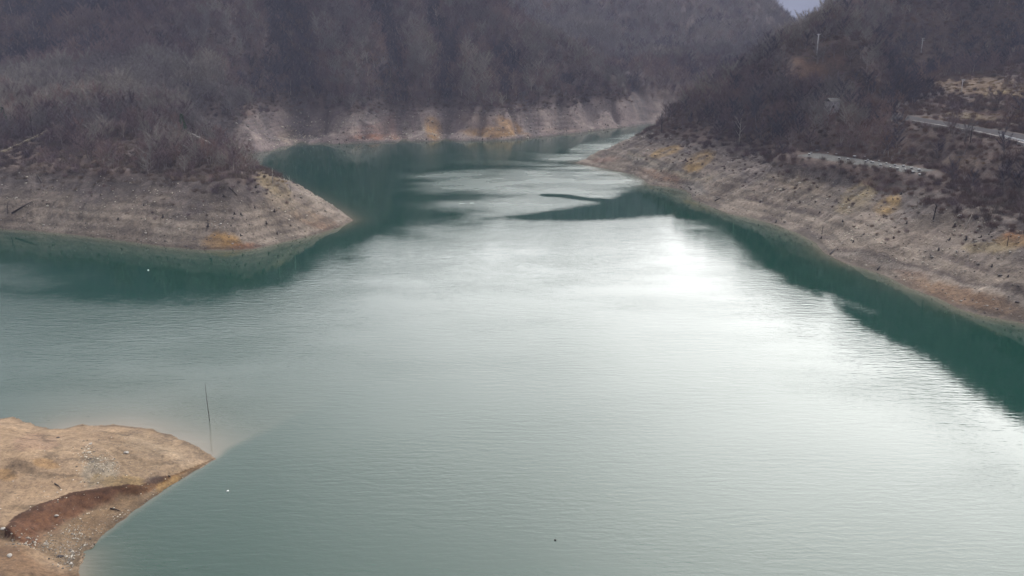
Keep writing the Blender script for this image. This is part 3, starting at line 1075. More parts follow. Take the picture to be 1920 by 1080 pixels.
def scatter(name, pts, rotz, scl, kind, coll, zscl=None):
    """ONE object: instances of the collection's members on points"""
    me = bpy.data.meshes.new(name)
    n = len(pts)
    me.vertices.add(n)
    me.vertices.foreach_set("co", np.asarray(pts, np.float32).ravel())
    for nm, arr, ty in (("rz", rotz, "FLOAT"), ("scl", scl, "FLOAT"), ("kind_index", kind, "INT")):
        a = me.attributes.new(nm, ty, "POINT")
        a.data.foreach_set("value", np.asarray(arr, np.float32 if ty == "FLOAT" else np.int32))
    o = link(name, me)
    g = bpy.data.node_groups.new(name + "_scatter", "GeometryNodeTree")
    g.interface.new_socket("Geometry", in_out="INPUT", socket_type="NodeSocketGeometry")
    g.interface.new_socket("Geometry", in_out="OUTPUT", socket_type="NodeSocketGeometry")
    gi, go = g.nodes.new("NodeGroupInput"), g.nodes.new("NodeGroupOutput")
    ci = g.nodes.new("GeometryNodeCollectionInfo")
    ci.inputs["Collection"].default_value = coll
    ci.inputs["Separate Children"].default_value = True
    ci.inputs["Reset Children"].default_value = True
    ip = g.nodes.new("GeometryNodeInstanceOnPoints")
    ip.inputs["Pick Instance"].default_value = True

    def named(nm, ty):
        a = g.nodes.new("GeometryNodeInputNamedAttribute")
        a.data_type = ty
        a.inputs["Name"].default_value = nm
        return a.outputs["Attribute"]
    cx = g.nodes.new("ShaderNodeCombineXYZ")
    g.links.new(named("rz", "FLOAT"), cx.inputs["Z"])
    e2r = g.nodes.new("FunctionNodeEulerToRotation")
    g.links.new(cx.outputs[0], e2r.inputs[0])
    g.links.new(gi.outputs[0], ip.inputs["Points"])
    g.links.new(ci.outputs[0], ip.inputs["Instance"])
    g.links.new(e2r.outputs[0], ip.inputs["Rotation"])
    g.links.new(named("scl", "FLOAT"), ip.inputs["Scale"])
    g.links.new(named("kind_index", "INT"), ip.inputs["Instance Index"])
    g.links.new(ip.outputs[0], go.inputs[0])
    md = o.modifiers.new("scatter", "NODES")
    md.node_group = g
    return o


# ------------------------------------------------------------------ where trees stand
def jitter_grid(x0, x1, y0, y1, s):
    a, b = np.meshgrid(np.arange(x0, x1, s), np.arange(y0, y1, s))
    a = a + rng.uniform(-.48, .48, a.shape) * s
    b = b + rng.uniform(-.48, .48, b.shape) * s
    return a.ravel(), b.ravel()


cand = []
for (y0, y1, s) in ((200, 430, 3.5), (430, 620, 3.7), (620, 900, 4.6), (900, 1300, 6.5)):
    a, b = jitter_grid(-.72 * y1, .75 * y1, y0, y1, s)
    cand.append(np.stack([a, b, np.full(a.shape, s)], -1))
cand = np.concatenate(cand)
cx_, cy_ = cand[:, 0], cand[:, 1]
ok = np.abs(cx_) < .72 * cy_ + 10
cand, cx_, cy_ = cand[ok], cx_[ok], cy_[ok]
cz_ = height(cx_, cy_)
sdc = bil(SD, cx_, cy_)
pxc, pyc = project(cx_, cy_, cz_)
rdc = np.minimum(bil(RD, cx_, cy_) - 6, bil(TD, cx_, cy_) - 4)
dens = sstep(14.2, 17.5, cz_ + 4 * fbm(cx_, cy_, 14, 2, 151))
dens *= rdc > 4


def thin(px, py, rx, ry, k, rot=0.0):
    global dens
    c, s_ = math.cos(rot), math.sin(rot)
    dx, dy = pxc - px, pyc - py
    r = np.hypot((dx * c + dy * s_) / rx, (-dx * s_ + dy * c) / ry) + .6 * fbm(cx_, cy_, 20, 2, 161)
    dens = dens * (1 - k * (1 - sstep(.7, 1.1, r)))


thin(1850, 180, 140, 42, .97, .1)      # grass slope
thin(1880, 130, 90, 22, .75, .1)
thin(1530, 140, 80, 42, .93, .3)
thin(1440, 150, 40, 12, .7, .2)
thin(1730, 112, 30, 16, .95)
thin(1690, 132, 34, 8, .9)
thin(1830, 295, 140, 45, .85, .2)       # brush below the road
thin(1620, 330, 160, 22, .9, .22)
thin(1840, 225, 140, 30, .92, .14)
thin(60, 292, 90, 34, .95, -.3)         # headland clearings
thin(258, 276, 50, 20, .9)
thin(345, 262, 14, 10, .98)
thin(1560, 226, 13, 18, .97)
thin(240, 300, 22, 40, .9, .5)
thin(265, 205, 25, 7, .8)
thin(340, 262, 60, 12, .7, .35)
keep = rng.random(len(cand)) < dens
cand, cx_, cy_, cz_, pxc, pyc = cand[keep], cx_[keep], cy_[keep], cz_[keep], pxc[keep], pyc[keep]
nT = len(cand)
scl = (cand[:, 2] / 3.7) ** .55 * rng.uniform(.7, 1.2, nT)
scl *= .85 + .5 * np.clip(fbm(cx_, cy_, 35, 2, 171) + .3, 0, 1)
edge = sstep(14, 22, cz_)
scl *= .75 + .25 * edge
scl = np.where((cx_ < -50) & (cy_ < 470), scl * 1.02, scl)
scl = np.where(cx_ > 60, scl * np.where(pxc > 1700, .72, .95), scl)
kindi = rng.integers(0, 6, nT)
rr01 = rng.random(nT)
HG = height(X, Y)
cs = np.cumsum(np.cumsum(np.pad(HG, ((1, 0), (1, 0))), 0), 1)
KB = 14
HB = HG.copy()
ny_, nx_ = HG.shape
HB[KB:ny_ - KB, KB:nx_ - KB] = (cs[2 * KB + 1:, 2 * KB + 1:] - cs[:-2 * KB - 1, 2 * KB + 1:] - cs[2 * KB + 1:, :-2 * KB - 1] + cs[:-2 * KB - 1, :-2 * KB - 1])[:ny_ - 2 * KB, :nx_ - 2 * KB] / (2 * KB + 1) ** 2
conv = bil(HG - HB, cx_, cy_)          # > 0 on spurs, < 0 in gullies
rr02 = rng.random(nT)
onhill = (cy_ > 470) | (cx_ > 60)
kindi = np.where(onhill & (rr02 < .75 * sstep(.8, 3.5, conv)), 6 + (rr02 * 1000 % 2).astype(int), kindi)  # paler crowns on spurs: ridge light put into the tree colour
kindi = np.where(onhill & (rr02 < .85 * sstep(.6, 3.0, -conv)), 8 + (rr02 * 1000 % 2).astype(int), kindi)  # darker crowns in gullies: relief shade put into the tree colour
head = (cx_ < -55) & (cy_ < 500)
kindi = np.where(head & (rr01 < .3 + .62 * sstep(340, 430, cy_)), 6 + (rr01 * 100 % 2).astype(int), kindi)
kindi = np.where((cy_ > 560) & (pxc < 270 + 60 * fbm(cx_, cy_, 60, 2, 201)) & (rr01 < .97), 8 + (rr01 * 100 % 2).astype(int), kindi)
kindi = np.where((cx_ > 60) & (cy_ < 560) & (rr01 < .14), 8 + (rr01 * 100 % 2).astype(int), kindi)
kindi = np.where((cx_ > 60) & (pxc > 1640) & (pyc > 150) & (rr01 > .5), 10, kindi)
kindi = np.where((cy_ > 700) & (pxc > 880) & (rr02 > .3), 6 + (rr02 * 1000 % 2).astype(int), kindi)  # mostly pale crowns on the far hill: haze fade put into tree colour
kindi = np.where((rr01 > .93) & ~head, 10, kindi)
rz = rng.uniform(0, 6.28, nT)
topz = cz_ + 9 * scl
# can the photo see it? march from the camera to the crown
vis = (pxc > -15) & (pxc < 1935) & (pyc > -20)
for f in np.linspace(.45, .985, 46):
    vis &= (HC + (topz - HC) * f) > height(cx_ * f, cy_ * f) - .5
size = scl / np.hypot(cx_, cy_) * vis
order = np.argsort(-size)
pick = order[:300]
rest = np.ones(nT, bool)
rest[pick] = False
print("trees", nT, "visible", int(vis.sum()))

# individual trees: an Empty at the foot, trunk and crown under it
for i in pick:
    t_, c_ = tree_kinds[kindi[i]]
    e = empty("bare_tree", (cx_[i], cy_[i], cz_[i] - .05), rz[i])
    e.scale = (scl[i],) * 3
    if cx_[i] < 0:
        if pyc[i] > 285:
            tag(e, "bare grey-brown tree at the lower edge of the wood on the left headland", "tree", "bare trees along the headland's stony bank")
        else:
            tag(e, "bare grey-brown tree in the wood higher up the left headland", "tree", "bare trees on the left headland")
    else:
        if pxc[i] < 1500:
            tag(e, "bare dark tree in the thicket behind the pointed shingle spit on the right", "tree", "bare trees behind the shingle point")
        elif pyc[i] > 260:
            tag(e, "low bare tree on the brushy slope between the right bank and the road", "tree", "bare trees below the road")
        else:
            tag(e, "bare tree on the hillside above the lakeside road", "tree", "bare trees above the road")
    link("trunk", t_, None, e)
    link("crown", c_, None, e)

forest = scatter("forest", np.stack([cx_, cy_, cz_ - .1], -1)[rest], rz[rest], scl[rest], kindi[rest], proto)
tag(forest, "leafless grey-mauve woodland covering the hills round the lake", "woodland", kind="stuff")

# ------------------------------------------------------------------ brush, dry grass
brush_c = bpy.data.collections.new("brush_kinds")


def make_tuft(name, n, h, spread, w, mat, seed):
    r = np.random.default_rng(seed)
    o = np.stack([r.normal(0, spread * .35, n), r.normal(0, spread * .35, n), r.uniform(-.05, .3 * h, n)], -1)
    d = np.stack([r.normal(0, .5, n), r.normal(0, .5, n), r.uniform(.35, 1.2, n)], -1)
    d /= np.linalg.norm(d, axis=1, keepdims=True)
    v, f = twig_tris(o, d, h * r.uniform(.5, 1.0, n), w * r.uniform(.6, 1.4, n))
    me = mesh_np(name, v, f, False)
    me.materials.append(mat)
    ob = bpy.data.objects.new(name, me)
    brush_c.objects.link(ob)


make_tuft("a_shrub", 170, 1.9, 1.6, .06, M["brush"], 1)
make_tuft("b_shrub", 130, 1.3, 1.9, .06, M["brush"], 2)
make_tuft("c_grass", 150, .7, 1.5, .06, M["dry_grass"], 3)
make_tuft("d_shrub", 150, 2.6, 1.8, .06, M["twigs"], 4)
make_tuft("e_shrub", 170, 1.7, 1.7, .06, M["twigs_rust"], 5)
a, b = jitter_grid(-320, 380, 170, 600, 2.1)
h_ = height(a, b)
px_, py_ = project(a, b, h_)
rd_ = np.minimum(bil(RD, a, b) - 5, bil(TD, a, b) - 3.2)
nz = fbm(a, b, 12, 3, 181)
d_ = sstep(9.5, 14.5, h_ + 6 * nz) * (1 - .75 * sstep(20, 30, h_) * (px_ < 1560)) * .75
d_ = np.maximum(d_, .4 * sstep(7, 12, h_ + 5 * nz) + .06 * sstep(3, 7, h_))
grassy = np.zeros(a.shape)
for gp in ((1840, 165, 120, 22), (1690, 132, 34, 9), (1520, 128, 55, 20), (1840, 220, 130, 8), (1610, 365, 55, 20), (1800, 305, 50, 12), (510, 345, 40, 14), (1880, 455, 50, 14)):
    grassy = np.maximum(grassy, 1 - sstep(.7, 1.1, np.hypot((px_ - gp[0]) / gp[2], (py_ - gp[1]) / gp[3]) + .5 * nz))
d_ = d_ * (1 - grassy * .6) * (rd_ > 2.6) * (np.abs(a) < .64 * b)
k_ = rng.random(a.shape) < np.maximum(d_, .5 * grassy * (h_ > 5) * (rd_ > 2.6))
kd = np.where(rng.random(a.shape) < grassy * .9, 2, np.where((a > 60) & (rng.random(a.shape) < .5), 4, rng.choice([0, 1, 3, 1, 0], a.shape)))
low_k = h_ < 12
sc_ = rng.uniform(.6, 1.25, a.shape) * np.where(low_k, .45, 1.0)
brush = scatter("undergrowth", np.stack([a, b, h_ - .05], -1)[k_], rng.uniform(0, 6.28, k_.sum()), sc_[k_], kd[k_], brush_c)
tag(brush, "leafless scrub and tufts of dry grass on the upper banks", "scrub", kind="stuff")

# ------------------------------------------------------------------ stones
rock_c = bpy.data.collections.new("rock_kinds")


def rock_mesh(name, seed, mat, flat=.65, sub=2):
    r = random.Random(seed)
    import bmesh
    bm = bmesh.new()
    bmesh.ops.create_icosphere(bm, subdivisions=sub, radius=.5)
    ax = [Vector((r.gauss(0, 1), r.gauss(0, 1), r.gauss(0, 1))).normalized() for _ in range(7)]
    of = [r.uniform(.28, .45) for _ in ax]
    for v in bm.verts:
        for n_, o_ in zip(ax, of):
            d = v.co.dot(n_)
            if d > o_:
                v.co -= n_ * (d - o_)
        v.co *= 1 + r.uniform(-.05, .05)
        v.co.z *= flat
    me = bpy.data.meshes.new(name)
    bm.to_mesh(me)
    bm.free()
    me.materials.append(mat)
    return me


for i in range(4):
    rock_c.objects.link(bpy.data.objects.new("rock_kind_%d" % i, rock_mesh("rock_kind_%d" % i, 20 + i, M["rock"], .7, 1)))
a, b = jitter_grid(-230, 260, 170, 560, 1.25)
h_ = height(a, b)
nz = fbm(a, b, 9, 3, 191)
k_ = (h_ > .15) & (h_ < 14) & (rng.random(a.shape) < .22 + .6 * np.clip(nz, 0, 1) + .25 * (h_ < 1.5)) & (np.abs(a) < .6 * b)
s_ = rng.uniform(.28, .75, k_.sum()) * (1 + .9 * (rng.random(k_.sum()) > .94)) * np.where(b[k_] > 420, 1.4, 1)
tag(scatter("bank_rubble", np.stack([a, b, h_], -1)[k_], rng.uniform(0, 6.28, k_.sum()), s_, rng.integers(0, 4, k_.sum()), rock_c), "loose grey stones strewn over the exposed banks", "stones", kind="stuff")

# gravel on the spit
gp_ = []
for (px, py, rx, ry, n, s0, s1) in ((190, 885, 45, 26, 300, .07, .24), (165, 850, 18, 22, 70, .1, .34), (140, 985, 42, 18, 130, .07, .24), (125, 1010, 60, 22, 200, .06, .2), (60, 1015, 50, 14, 140, .08, .28),
                                   (130, 1035, 35, 18, 200, .08, .28), (230, 960, 60, 16, 120, .06, .2), (120, 960, 110, 60, 160, .05, .22), (200, 860, 200, 60, 170, .05, .18), (170, 1030, 18, 16, 40, .1, .3), (235, 972, 30, 20, 60, .06, .2), (300, 928, 50, 26, 70, .05, .16), (205, 1000, 30, 16, 60, .06, .22)):
    for _ in range(n):
        q = spit_hit(px + rx * random.gauss(0, .5), py + ry * random.gauss(0, .5)) if n < 80 else None
        if q is None:
            c0 = U(px + rx * random.gauss(0, .5), py + ry * random.gauss(0, .5), 1.2)
            q = np.array([c0[0], c0[1], spit_h(c0[0], c0[1])])
        if q[2] > .05:
            gp_.append((*q, random.uniform(s0, s1) * random.choice((.6, .8, 1, 1, 1.3))))
gp_ = np.array(gp_)
tag(scatter("gravel", gp_[:, :3], rng.uniform(0, 6.28, len(gp_)), gp_[:, 3] * 1.2, rng.integers(0, 4, len(gp_)), rock_c), "pale pebbles scattered over the sand spit", "pebbles", kind="stuff")

# countable boulders on the spit
for k, (px, py, s, lab, mat) in enumerate((
        (237, 849, .55, "pale flat-topped boulder alone on the smooth sand of the spit", "stone"),
        (109, 821, .4, "small dark boulder in the dip of the sand spit", "darkstone"),
        (18, 1043, .55, "pale boulder on the lower mound of the sand spit", "stone"),
        (114, 1044, .5, "dark boulder at the rim of the lower sand mound", "darkstone"),
        (170, 833, .42, "white boulder at the top of the spit's pebble strip", "stone"),
        (133, 1057, .35, "pale stone near the water at the foot of the lower mound", "stone"),
        (107, 970, .4, "pale stone lying in the red eroded bank", "stone"),
        (7, 999, .5, "pale boulder at the inner end of the red eroded bank", "stone"))):
    q = spit_hit(px, py)
    o = link("boulder", rock_mesh("boulder", 50 + k, M[mat], .6), None, None, (q[0], q[1], q[2] + .1 * s))
    o.scale = (s * 1.5, s * 1.1, s * 1.2)
    o.rotation_euler = (0, 0, k * 1.1)
    tag(o, lab, "boulder", "boulders on the sand spit")
for k, (x0, y0, x1, y1, lab) in enumerate(((207, 955, 226, 959, "dark driftwood stick lying across the red bank"), (103, 908, 114, 917, "short dark stick half sunk in the sand above the red bank"),
                                          (316, 893, 320, 899, "small dark root end at the narrow tip of the spit"))):
    p, q = spit_hit(x0, y0), spit_hit(x1, y1)
    mid = (p + q) / 2 + np.array([0, 0, .1])
    o = MB().tube([tuple(p - mid + [0, 0, .08]), (0.03, .04, .02), tuple(q - mid + [0, 0, .08])], [.09, .075, .03], 6).build("driftwood", M["darkwood"], None, tuple(mid), True)
    tag(o, lab, "driftwood")

# boulders and stumps on the banks
bank_rocks = [(1240, 404, 1), ]
stump_me = []
for k in range(3):
    mb = MB()
    mb.tube([(0, 0, -.3), (0, .03, .35), (.05, .02, .8 + .15 * k)], [.42, .26, .2], 8)
    for j in range(4):
        an = j * 1.6 + k
        mb.tube([(0, 0, .15), (.4 * math.cos(an), .4 * math.sin(an), .02), (.8 * math.cos(an), .8 * math.sin(an), -.2)], [.13, .1, .04], 5)
    stump_me.append(mb.mesh("stump", True))
    stump_me[-1].materials.append(M["darkwood"])
groups = (
    ("small dark tree stump on the stony bank of the left headland", "stumps on the headland bank",
     [(222, 412), (270, 387), (306, 408), (440, 402), (452, 404), (500, 420), (452, 443), (515, 398), (78, 438), (88, 386), (420, 372), (520, 440), (545, 425), (478, 392), (390, 425), (480, 352)], .75),
    ("dark tree stump on the bare slope of the far bank", "stumps on the far bank",
     [(553, 260), (560, 268), (570, 266), (535, 240), (506, 262), (508, 240), (633, 262), (650, 264), (675, 225), (690, 262), (800, 262), (815, 255), (860, 258), (905, 262), (920, 257), (940, 258), (966, 250), (990, 255), (1005, 250), (1018, 243), (1025, 248),
      (1042, 242), (1062, 246), (1078, 238), (1090, 240), (1120, 232), (1140, 236), (1168, 225)], .75),
    ("dark stump or dead root on the right-hand bank below the brush", "stumps on the right bank",
     [(1537, 400), (1590, 375), (1455, 418), (1453, 360), (1540, 447), (1600, 455), (1620, 440), (1580, 417), (1676, 448), (1780, 450), (1790, 425), (1812, 450), (1690, 365), (1425, 380), (1700, 420), (1840, 445), (1860, 500), (1500, 380), (1890, 520), (1760, 470), (1195, 300), (1240, 322), (1285, 300)], .7))
for lab, grp, pts, s in groups:
    for k, (px, py) in enumerate(pts):
        q = hit(px, py)
        if q[2] < .2:
            continue
        o = link("stump", stump_me[k % 3], None, None, tuple(q))
        o.rotation_euler = (random.uniform(-.2, .2), random.uniform(-.2, .2), k * 1.3)
        o.scale = (s * random.uniform(.8, 1.2),) * 3
        tag(o, lab, "stump", grp)


# dead standing saplings and leaning trunks
def dead_tree(px, py, h, lab, lean=.05, forks=4, mat="darkwood", thick=.14, seed=0):
    r = random.Random(seed)
    q = hit(px, py)
    e = empty("dead_tree", tuple(q))
    tr = MB().tube([(0, 0, -.3), (lean * h * .4, 0, h * .45), (lean * h, .1, h)], [thick, thick * .7, thick * .25], 6)
    cr = MB()
    for k in range(forks):
        z = h * (.25 + .6 * k / forks)
        an = r.uniform(0, 6.28)
        l = h * r.uniform(.2, .4)
        p0 = Vector((lean * z, 0, z))
        p1 = p0 + Vector((math.cos(an) * l * .6, math.sin(an) * l * .6, l * .8))
        cr.tube([p0, p0.lerp(p1, .5) + Vector((0, 0, -.05)), p1], [thick * .5, thick * .35, thick * .12], 5)
    tr.build("trunk", M[mat], e, None, True)
    cr.build("branches", M[mat], e, None, True)
    tag(e, lab, "dead tree")
    return e


dead_tree(1750, 412, 4.5, "dark dead shrub with stiff upright forks alone on the right bank", .1, 8, thick=.22, seed=1)
dead_tree(511, 343, 4.6, "pale snapped trunk at the crest of the left headland", .05, 3, "palewood", .16, 2)
dead_tree(545, 360, 5.0, "thin pale dead tree on the headland crest over the water", -.03, 9, "palewood", .1, 3)
dead_tree(1241, 249, 9.0, "dark dead tree leaning over the water at the end of the right bank", -.06, 9, "darkwood", .2, 4)
dead_tree(15, 402, 4.0, "dark dead sapling near the waterline of the headland", .1, 5, "darkwood", .12, 5)
dead_tree(1385, 276, 11.0, "tall slim pale trunk in front of the dark thicket", .02, 5, "palewood", .16, 6)
dead_tree(1888, 462, 3.0, "short thin dead stem on the yellow earth of the right bank", .03, 3, "darkwood", .1, 7)
dead_tree(1808, 432, 4.5, "slanting pale dead stem beside the white boulder", .35, 3, "palewood", .1, 8)
dead_tree(1541, 440, 3.0, "thin bare stem standing low on the right bank near the water", .02, 3, "darkwood", .09, 9)
dead_tree(62, 248 + 10, 9.0, "dead tree with dark tufted head among the headland wood", .0, 9, "darkwood", .2, 10)


def log(px0, py0, px1, py1, rad, lab, mat="darkwood"):
    p, q = hit(px0, py0), hit(px1, py1)
    mid = (p + q) / 2
    up = np.array([0, 0, rad * .8])
    o = MB().tube([tuple(p - mid + up), tuple(up * 1.3), tuple(q - mid + up)], [rad, rad * .85, rad * .4], 7).build("log", M[mat], None, tuple(mid), True)
    tag(o, lab, "log")


log(22, 402, 60, 380, .28, "long dark fallen trunk low on the headland bank")
log(1645, 507, 1650, 500, .2, "short dark log at the water's edge of the right bank")
log(1214, 252, 1224, 259, .35, "dark log sticking out over the water at the far end of the right bank")
log(1340, 378, 1352, 372, .22, "short dark log on the shingle near the white water")
log(70, 330, 78, 345, .25, "dark snag lying at the top of the headland bank")
log(430, 355, 445, 368, .2, "dark fallen branch below the headland scrub")
log(1556, 478, 1566, 468, .2, "dark dead branch low on the right bank")

# white boulder
q = hit(1800, 407)
o = link("boulder", rock_mesh("boulder", 77, M["white"], .75), None, None, (q[0], q[1], q[2] + .3))
o.scale = (1.5, 1.0, 1.1)
tag(o, "bright white boulder at the foot of the scrub on the right bank", "boulder")
for k, (px, py, lab) in enumerate(((1793, 474, "small pale stone above the dark strip of the right bank"), (1748, 483, "small pale stone in the dark strip of the right bank"), (414, 422, "small white stone in the middle of the headland bank"),
                                  (468, 264, "pale boulder on the first ridge of the far bank"), (522, 264, "white boulder low in the far bank's first gully"), (443, 232, "white rock at the top edge of the far bank"))):
    q = hit(px, py)
    o = link("boulder", rock_mesh("boulder", 80 + k, M["stone"], .7), None, None, (q[0], q[1], q[2] + .15))
    s = .8 if k < 3 else 1.5
    o.scale = (s, s * .8, s)
    tag(o, lab, "boulder")

# ------------------------------------------------------------------ road, parapet, terrace, track


def ribbon(name, line, half, z, mat, lab, jit=0.0, kind="structure", skew=0.0):
    line = np.asarray(line)
    vs, fs = [], []
    for i, p in enumerate(line):
        t_ = line[min(i + 1, len(line) - 1)] - line[max(i - 1, 0)]
        nn = np.array([-t_[1], t_[0]]) / (np.hypot(t_[0], t_[1]) + 1e-9)
        for k in range(5):
            o_ = (k - 2) / 2 * half + skew + (jit * (random.random() - .5) if k in (0, 4) else 0)
            vs.append((p[0] + nn[0] * o_, p[1] + nn[1] * o_, z(p) if callable(z) else z))
        if i:
            for k in range(4):
                a_ = (i - 1) * 5 + k
                fs.append((a_, a_ + 1, a_ + 6, a_ + 5))
    me = bpy.data.meshes.new(name)
    me.from_pydata(vs, [], fs)
    me.update()
    o = link(name, me, mat)
    tag(o, lab, kind=kind)
    return o


def offset(line, d):
    out = []
    for i, p in enumerate(line):
        t_ = line[min(i + 1, len(line) - 1)] - line[max(i - 1, 0)]
        nn = np.array([-t_[1], t_[0]]) / (np.hypot(t_[0], t_[1]) + 1e-9)
        out.append(np.array([p[0] + nn[0] * d, p[1] + nn[1] * d, p[2]]))
    return np.array(out)


vis_road = road_l
ribbon("road", vis_road, 6.6, 26.97, M["asphalt"], "grey asphalt road on the right hillside", .3)
# which side is the lake side
lake_side = -1 if offset(vis_road, -1)[len(vis_road) // 2][1] < vis_road[len(vis_road) // 2][1] else 1
edge_l = offset(vis_road, lake_side * 7.1)
sel = [i for i, p in enumerate(edge_l) if project(*p)[0] > 1708]
edge_l = edge_l[sel[0]:sel[-1]] if len(sel) else edge_l


def strip_solid(line, w, z0, z1):
    mb = MB()
    a_, b_ = offset(line, w / 2), offset(line, -w / 2)
    n = len(line)
    for i in range(n):
        for p, z in ((a_[i], z0), (a_[i], z1), (b_[i], z1), (b_[i], z0)):
            mb.v.append(Vector((p[0], p[1], z)))
    for i in range(n - 1):
        for k in range(4):
            q0, q1 = i * 4 + k, i * 4 + (k + 1) % 4
            mb.f.append((q0, q1, q1 + 4, q0 + 4))
    mb.f.append((3, 2, 1, 0))
    q0 = (n - 1) * 4
    mb.f.append((q0, q0 + 1, q0 + 2, q0 + 3))
    return mb


par = empty("parapet", tuple(edge_l[len(edge_l) // 3]))
o0 = edge_l[len(edge_l) // 3]
loc_l = edge_l - np.array([o0[0], o0[1], 0])
strip_solid(loc_l, .5, -1.2, .75).build("wall", M["concrete"], par, (0, 0, 0))
strip_solid(loc_l, .7, .753, .9).build("coping", M["concrete"], par, (0, 0, 0))
tag(par, "pale concrete parapet along the lake side of the road", "parapet")
rail_l = offset(edge_l, lake_side * -.9)
rail_l = np.array([p for p in rail_l if project(*p)[0] > 1868])
if len(rail_l) > 3:
    gr = empty("guard_rail", tuple(rail_l[0]))
    ll_ = rail_l - np.array([rail_l[0][0], rail_l[0][1], 0])
    strip_solid(ll_, .12, .95, 1.35).build("rail", M["galv"], gr)
    for p in ll_[::2][:40]:
        MB().box((p[0], p[1], 0), (.14, .14, .94)).build("post", M["galv"], gr)
    tag(gr, "shiny galvanised guard rail at the near end of the road", "guard rail")

ribbon("terrace", terr_l, 5.6, 16.99, M["gravel"], "grey gravel terrace cut into the slope below the road", .8)
# blocks on the terrace
blk = MB()
blk.box((0, 0, 0), (.9, .8, .7), 0, .95)
blk_me = blk.mesh("block")
blk_me.materials.append(M["block"])
cap_me = MB().box((0, 0, .703), (1.05, .95, .14), 0, .9).mesh("lid")
cap_me.materials.append(M["block"])
first_b = True
blocks = [(1517, 291), (1521, 288), (1532, 285), (1538, 284), (1552, 288), (1568, 291), (1573, 298), (1584, 292), (1590, 300), (1602, 296), (1616, 297), (1621, 297), (1623, 304), (1627, 301), (1630, 297), (1633, 305), (1637, 306), (1648, 303),
          (1651, 311), (1662, 308), (1669, 315), (1678, 311), (1682, 318), (1694, 313), (1698, 320), (1709, 317), (1712, 325), (1723, 321), (1724, 329)]
for k, (px, py) in enumerate(blocks):
    q = U(px, py, 17.0)
    e = empty("hive_box", (q[0], q[1], 17.0), .2 * (k % 5) - .3)
    s = random.uniform(.5, .95)
    e.scale = (s, s, s)
    tag(e, "small dark box with a pale lid standing on the grey terrace below the road", "box", "pale-lidded boxes on the terrace")
    b_ = link("box_body", blk_me, None, e)
    link("lid", cap_me, None, e)
blk_me.materials[0] = simple_mat("weathered_box", (.12, .12, .12), .4, 3)

# headland track with a low retaining wall
for k, (pts, lab) in enumerate((([(0, 290), (30, 277), (60, 263), (90, 248)], "long low earth-coloured retaining wall at the left end of the headland track"),
                                ([(205, 229), (235, 233), (262, 235)], "thin pale wall section above the headland clearing"),
                                ([(196, 249), (212, 247)], "short pale wall block below the headland track"),
                                ([(282, 238), (298, 240), (314, 246)], "bright pale retaining wall piece in the middle of the headland track"),
                                ([(324, 246), (345, 250), (365, 258), (385, 268), (405, 280)], "pale wall running down the headland track towards the point"))):
    l_ = densify([hit(*p) for p in pts], 2.0)
    vs = MB()
    c0 = l_[len(l_) // 2]
    n = len(l_)
    A_, B_ = offset(l_, .35), offset(l_, -.35)
    for i in range(n):
        zt = l_[i][2] + .9 + .15 * math.sin(i * 1.7)
        for p, z in ((A_[i], l_[i][2] - 1), (A_[i], zt), (B_[i], zt), (B_[i], l_[i][2] - 1)):
            vs.v.append(Vector((p[0] - c0[0], p[1] - c0[1], z - c0[2])))
    for i in range(n - 1):
        for j in range(4):
            q0, q1 = i * 4 + j, i * 4 + (j + 1) % 4
            vs.f.append((q0, q1, q1 + 4, q0 + 4))
    vs.f.append((3, 2, 1, 0))
    q0 = (n - 1) * 4
    vs.f.append((q0, q0 + 1, q0 + 2, q0 + 3))
    o = vs.build("retaining_wall", M["stone"] if k else simple_mat("mossy_wall", (.14, .115, .08), .4, 2), None, tuple(c0))
    tag(o, lab, "wall")

# ------------------------------------------------------------------ poles


def power_pole(px, py, h, lab, mat="pole", arms=1, thick=.16):
    q = hit(px, py)
    e = empty("power_pole", tuple(q), .5)
    MB().tube([(0, 0, -.6), (0, 0, h * .5), (0, 0, h)], [thick, thick * .85, thick * .65], 8).build("mast", M[mat], e, None, True)
    for k in range(arms):
        z = h - .25 - 1.0 * k
        a_ = MB().box((0, -.2, z - .07), (2.2, .12, .14))
        a_.tube([(-.8, -.2, z - .08), (0, -.14, z - .75)], [.03, .03], 5)
        a_.tube([(.8, -.2, z - .08), (0, -.14, z - .75)], [.03, .03], 5)
        a_.build("crossarm", M[mat], e)
        for x in (-1.0, 0.0, 1.0):
            MB().tube([(x, -.2, z + .072), (x, -.2, z + .18), (x, -.2, z + .34)], [.06, .11, .05], 8).build("insulator", M["ceramic"], e, None, True)
    tag(e, lab, "power pole", "power poles on the right hillside")
    return e


power_pole(1727, 99, 7.6, "pale power pole with crossarms, tallest on the hillside above the road", arms=2, thick=.23)
power_pole(1531, 106, 8.2, "slender pale power pole on the rust-brown slope near the notch", arms=1, thick=.21)
power_pole(1802, 176, 5.6, "shorter power pole on the yellow grass slope", arms=1, thick=.14)
power_pole(1673, 124, 4.5, "small faint power pole beside a dry-grass patch above the wood", arms=1, thick=.1)
e = power_pole(1819, 268, 5.2, "dark wooden pole standing against the road parapet", "darkwood", 0, .2)
e["category"] = "pole"
e.name = "wooden_pole"
del e["group"]
q = U(392, 789)
e = empty("stake", (q[0], q[1], 0))
MB().tube([(.08, 0, -1.6), (.05, 0, 1.2), (-.02, 0, 3.5), (-.04, 0, 6.3)], [.06, .055, .045, .025], 8).build("stem", M["darkwood"], e, None, True)
tag(e, "tall thin dark stake rising from the silty water off the sand spit", "stake")

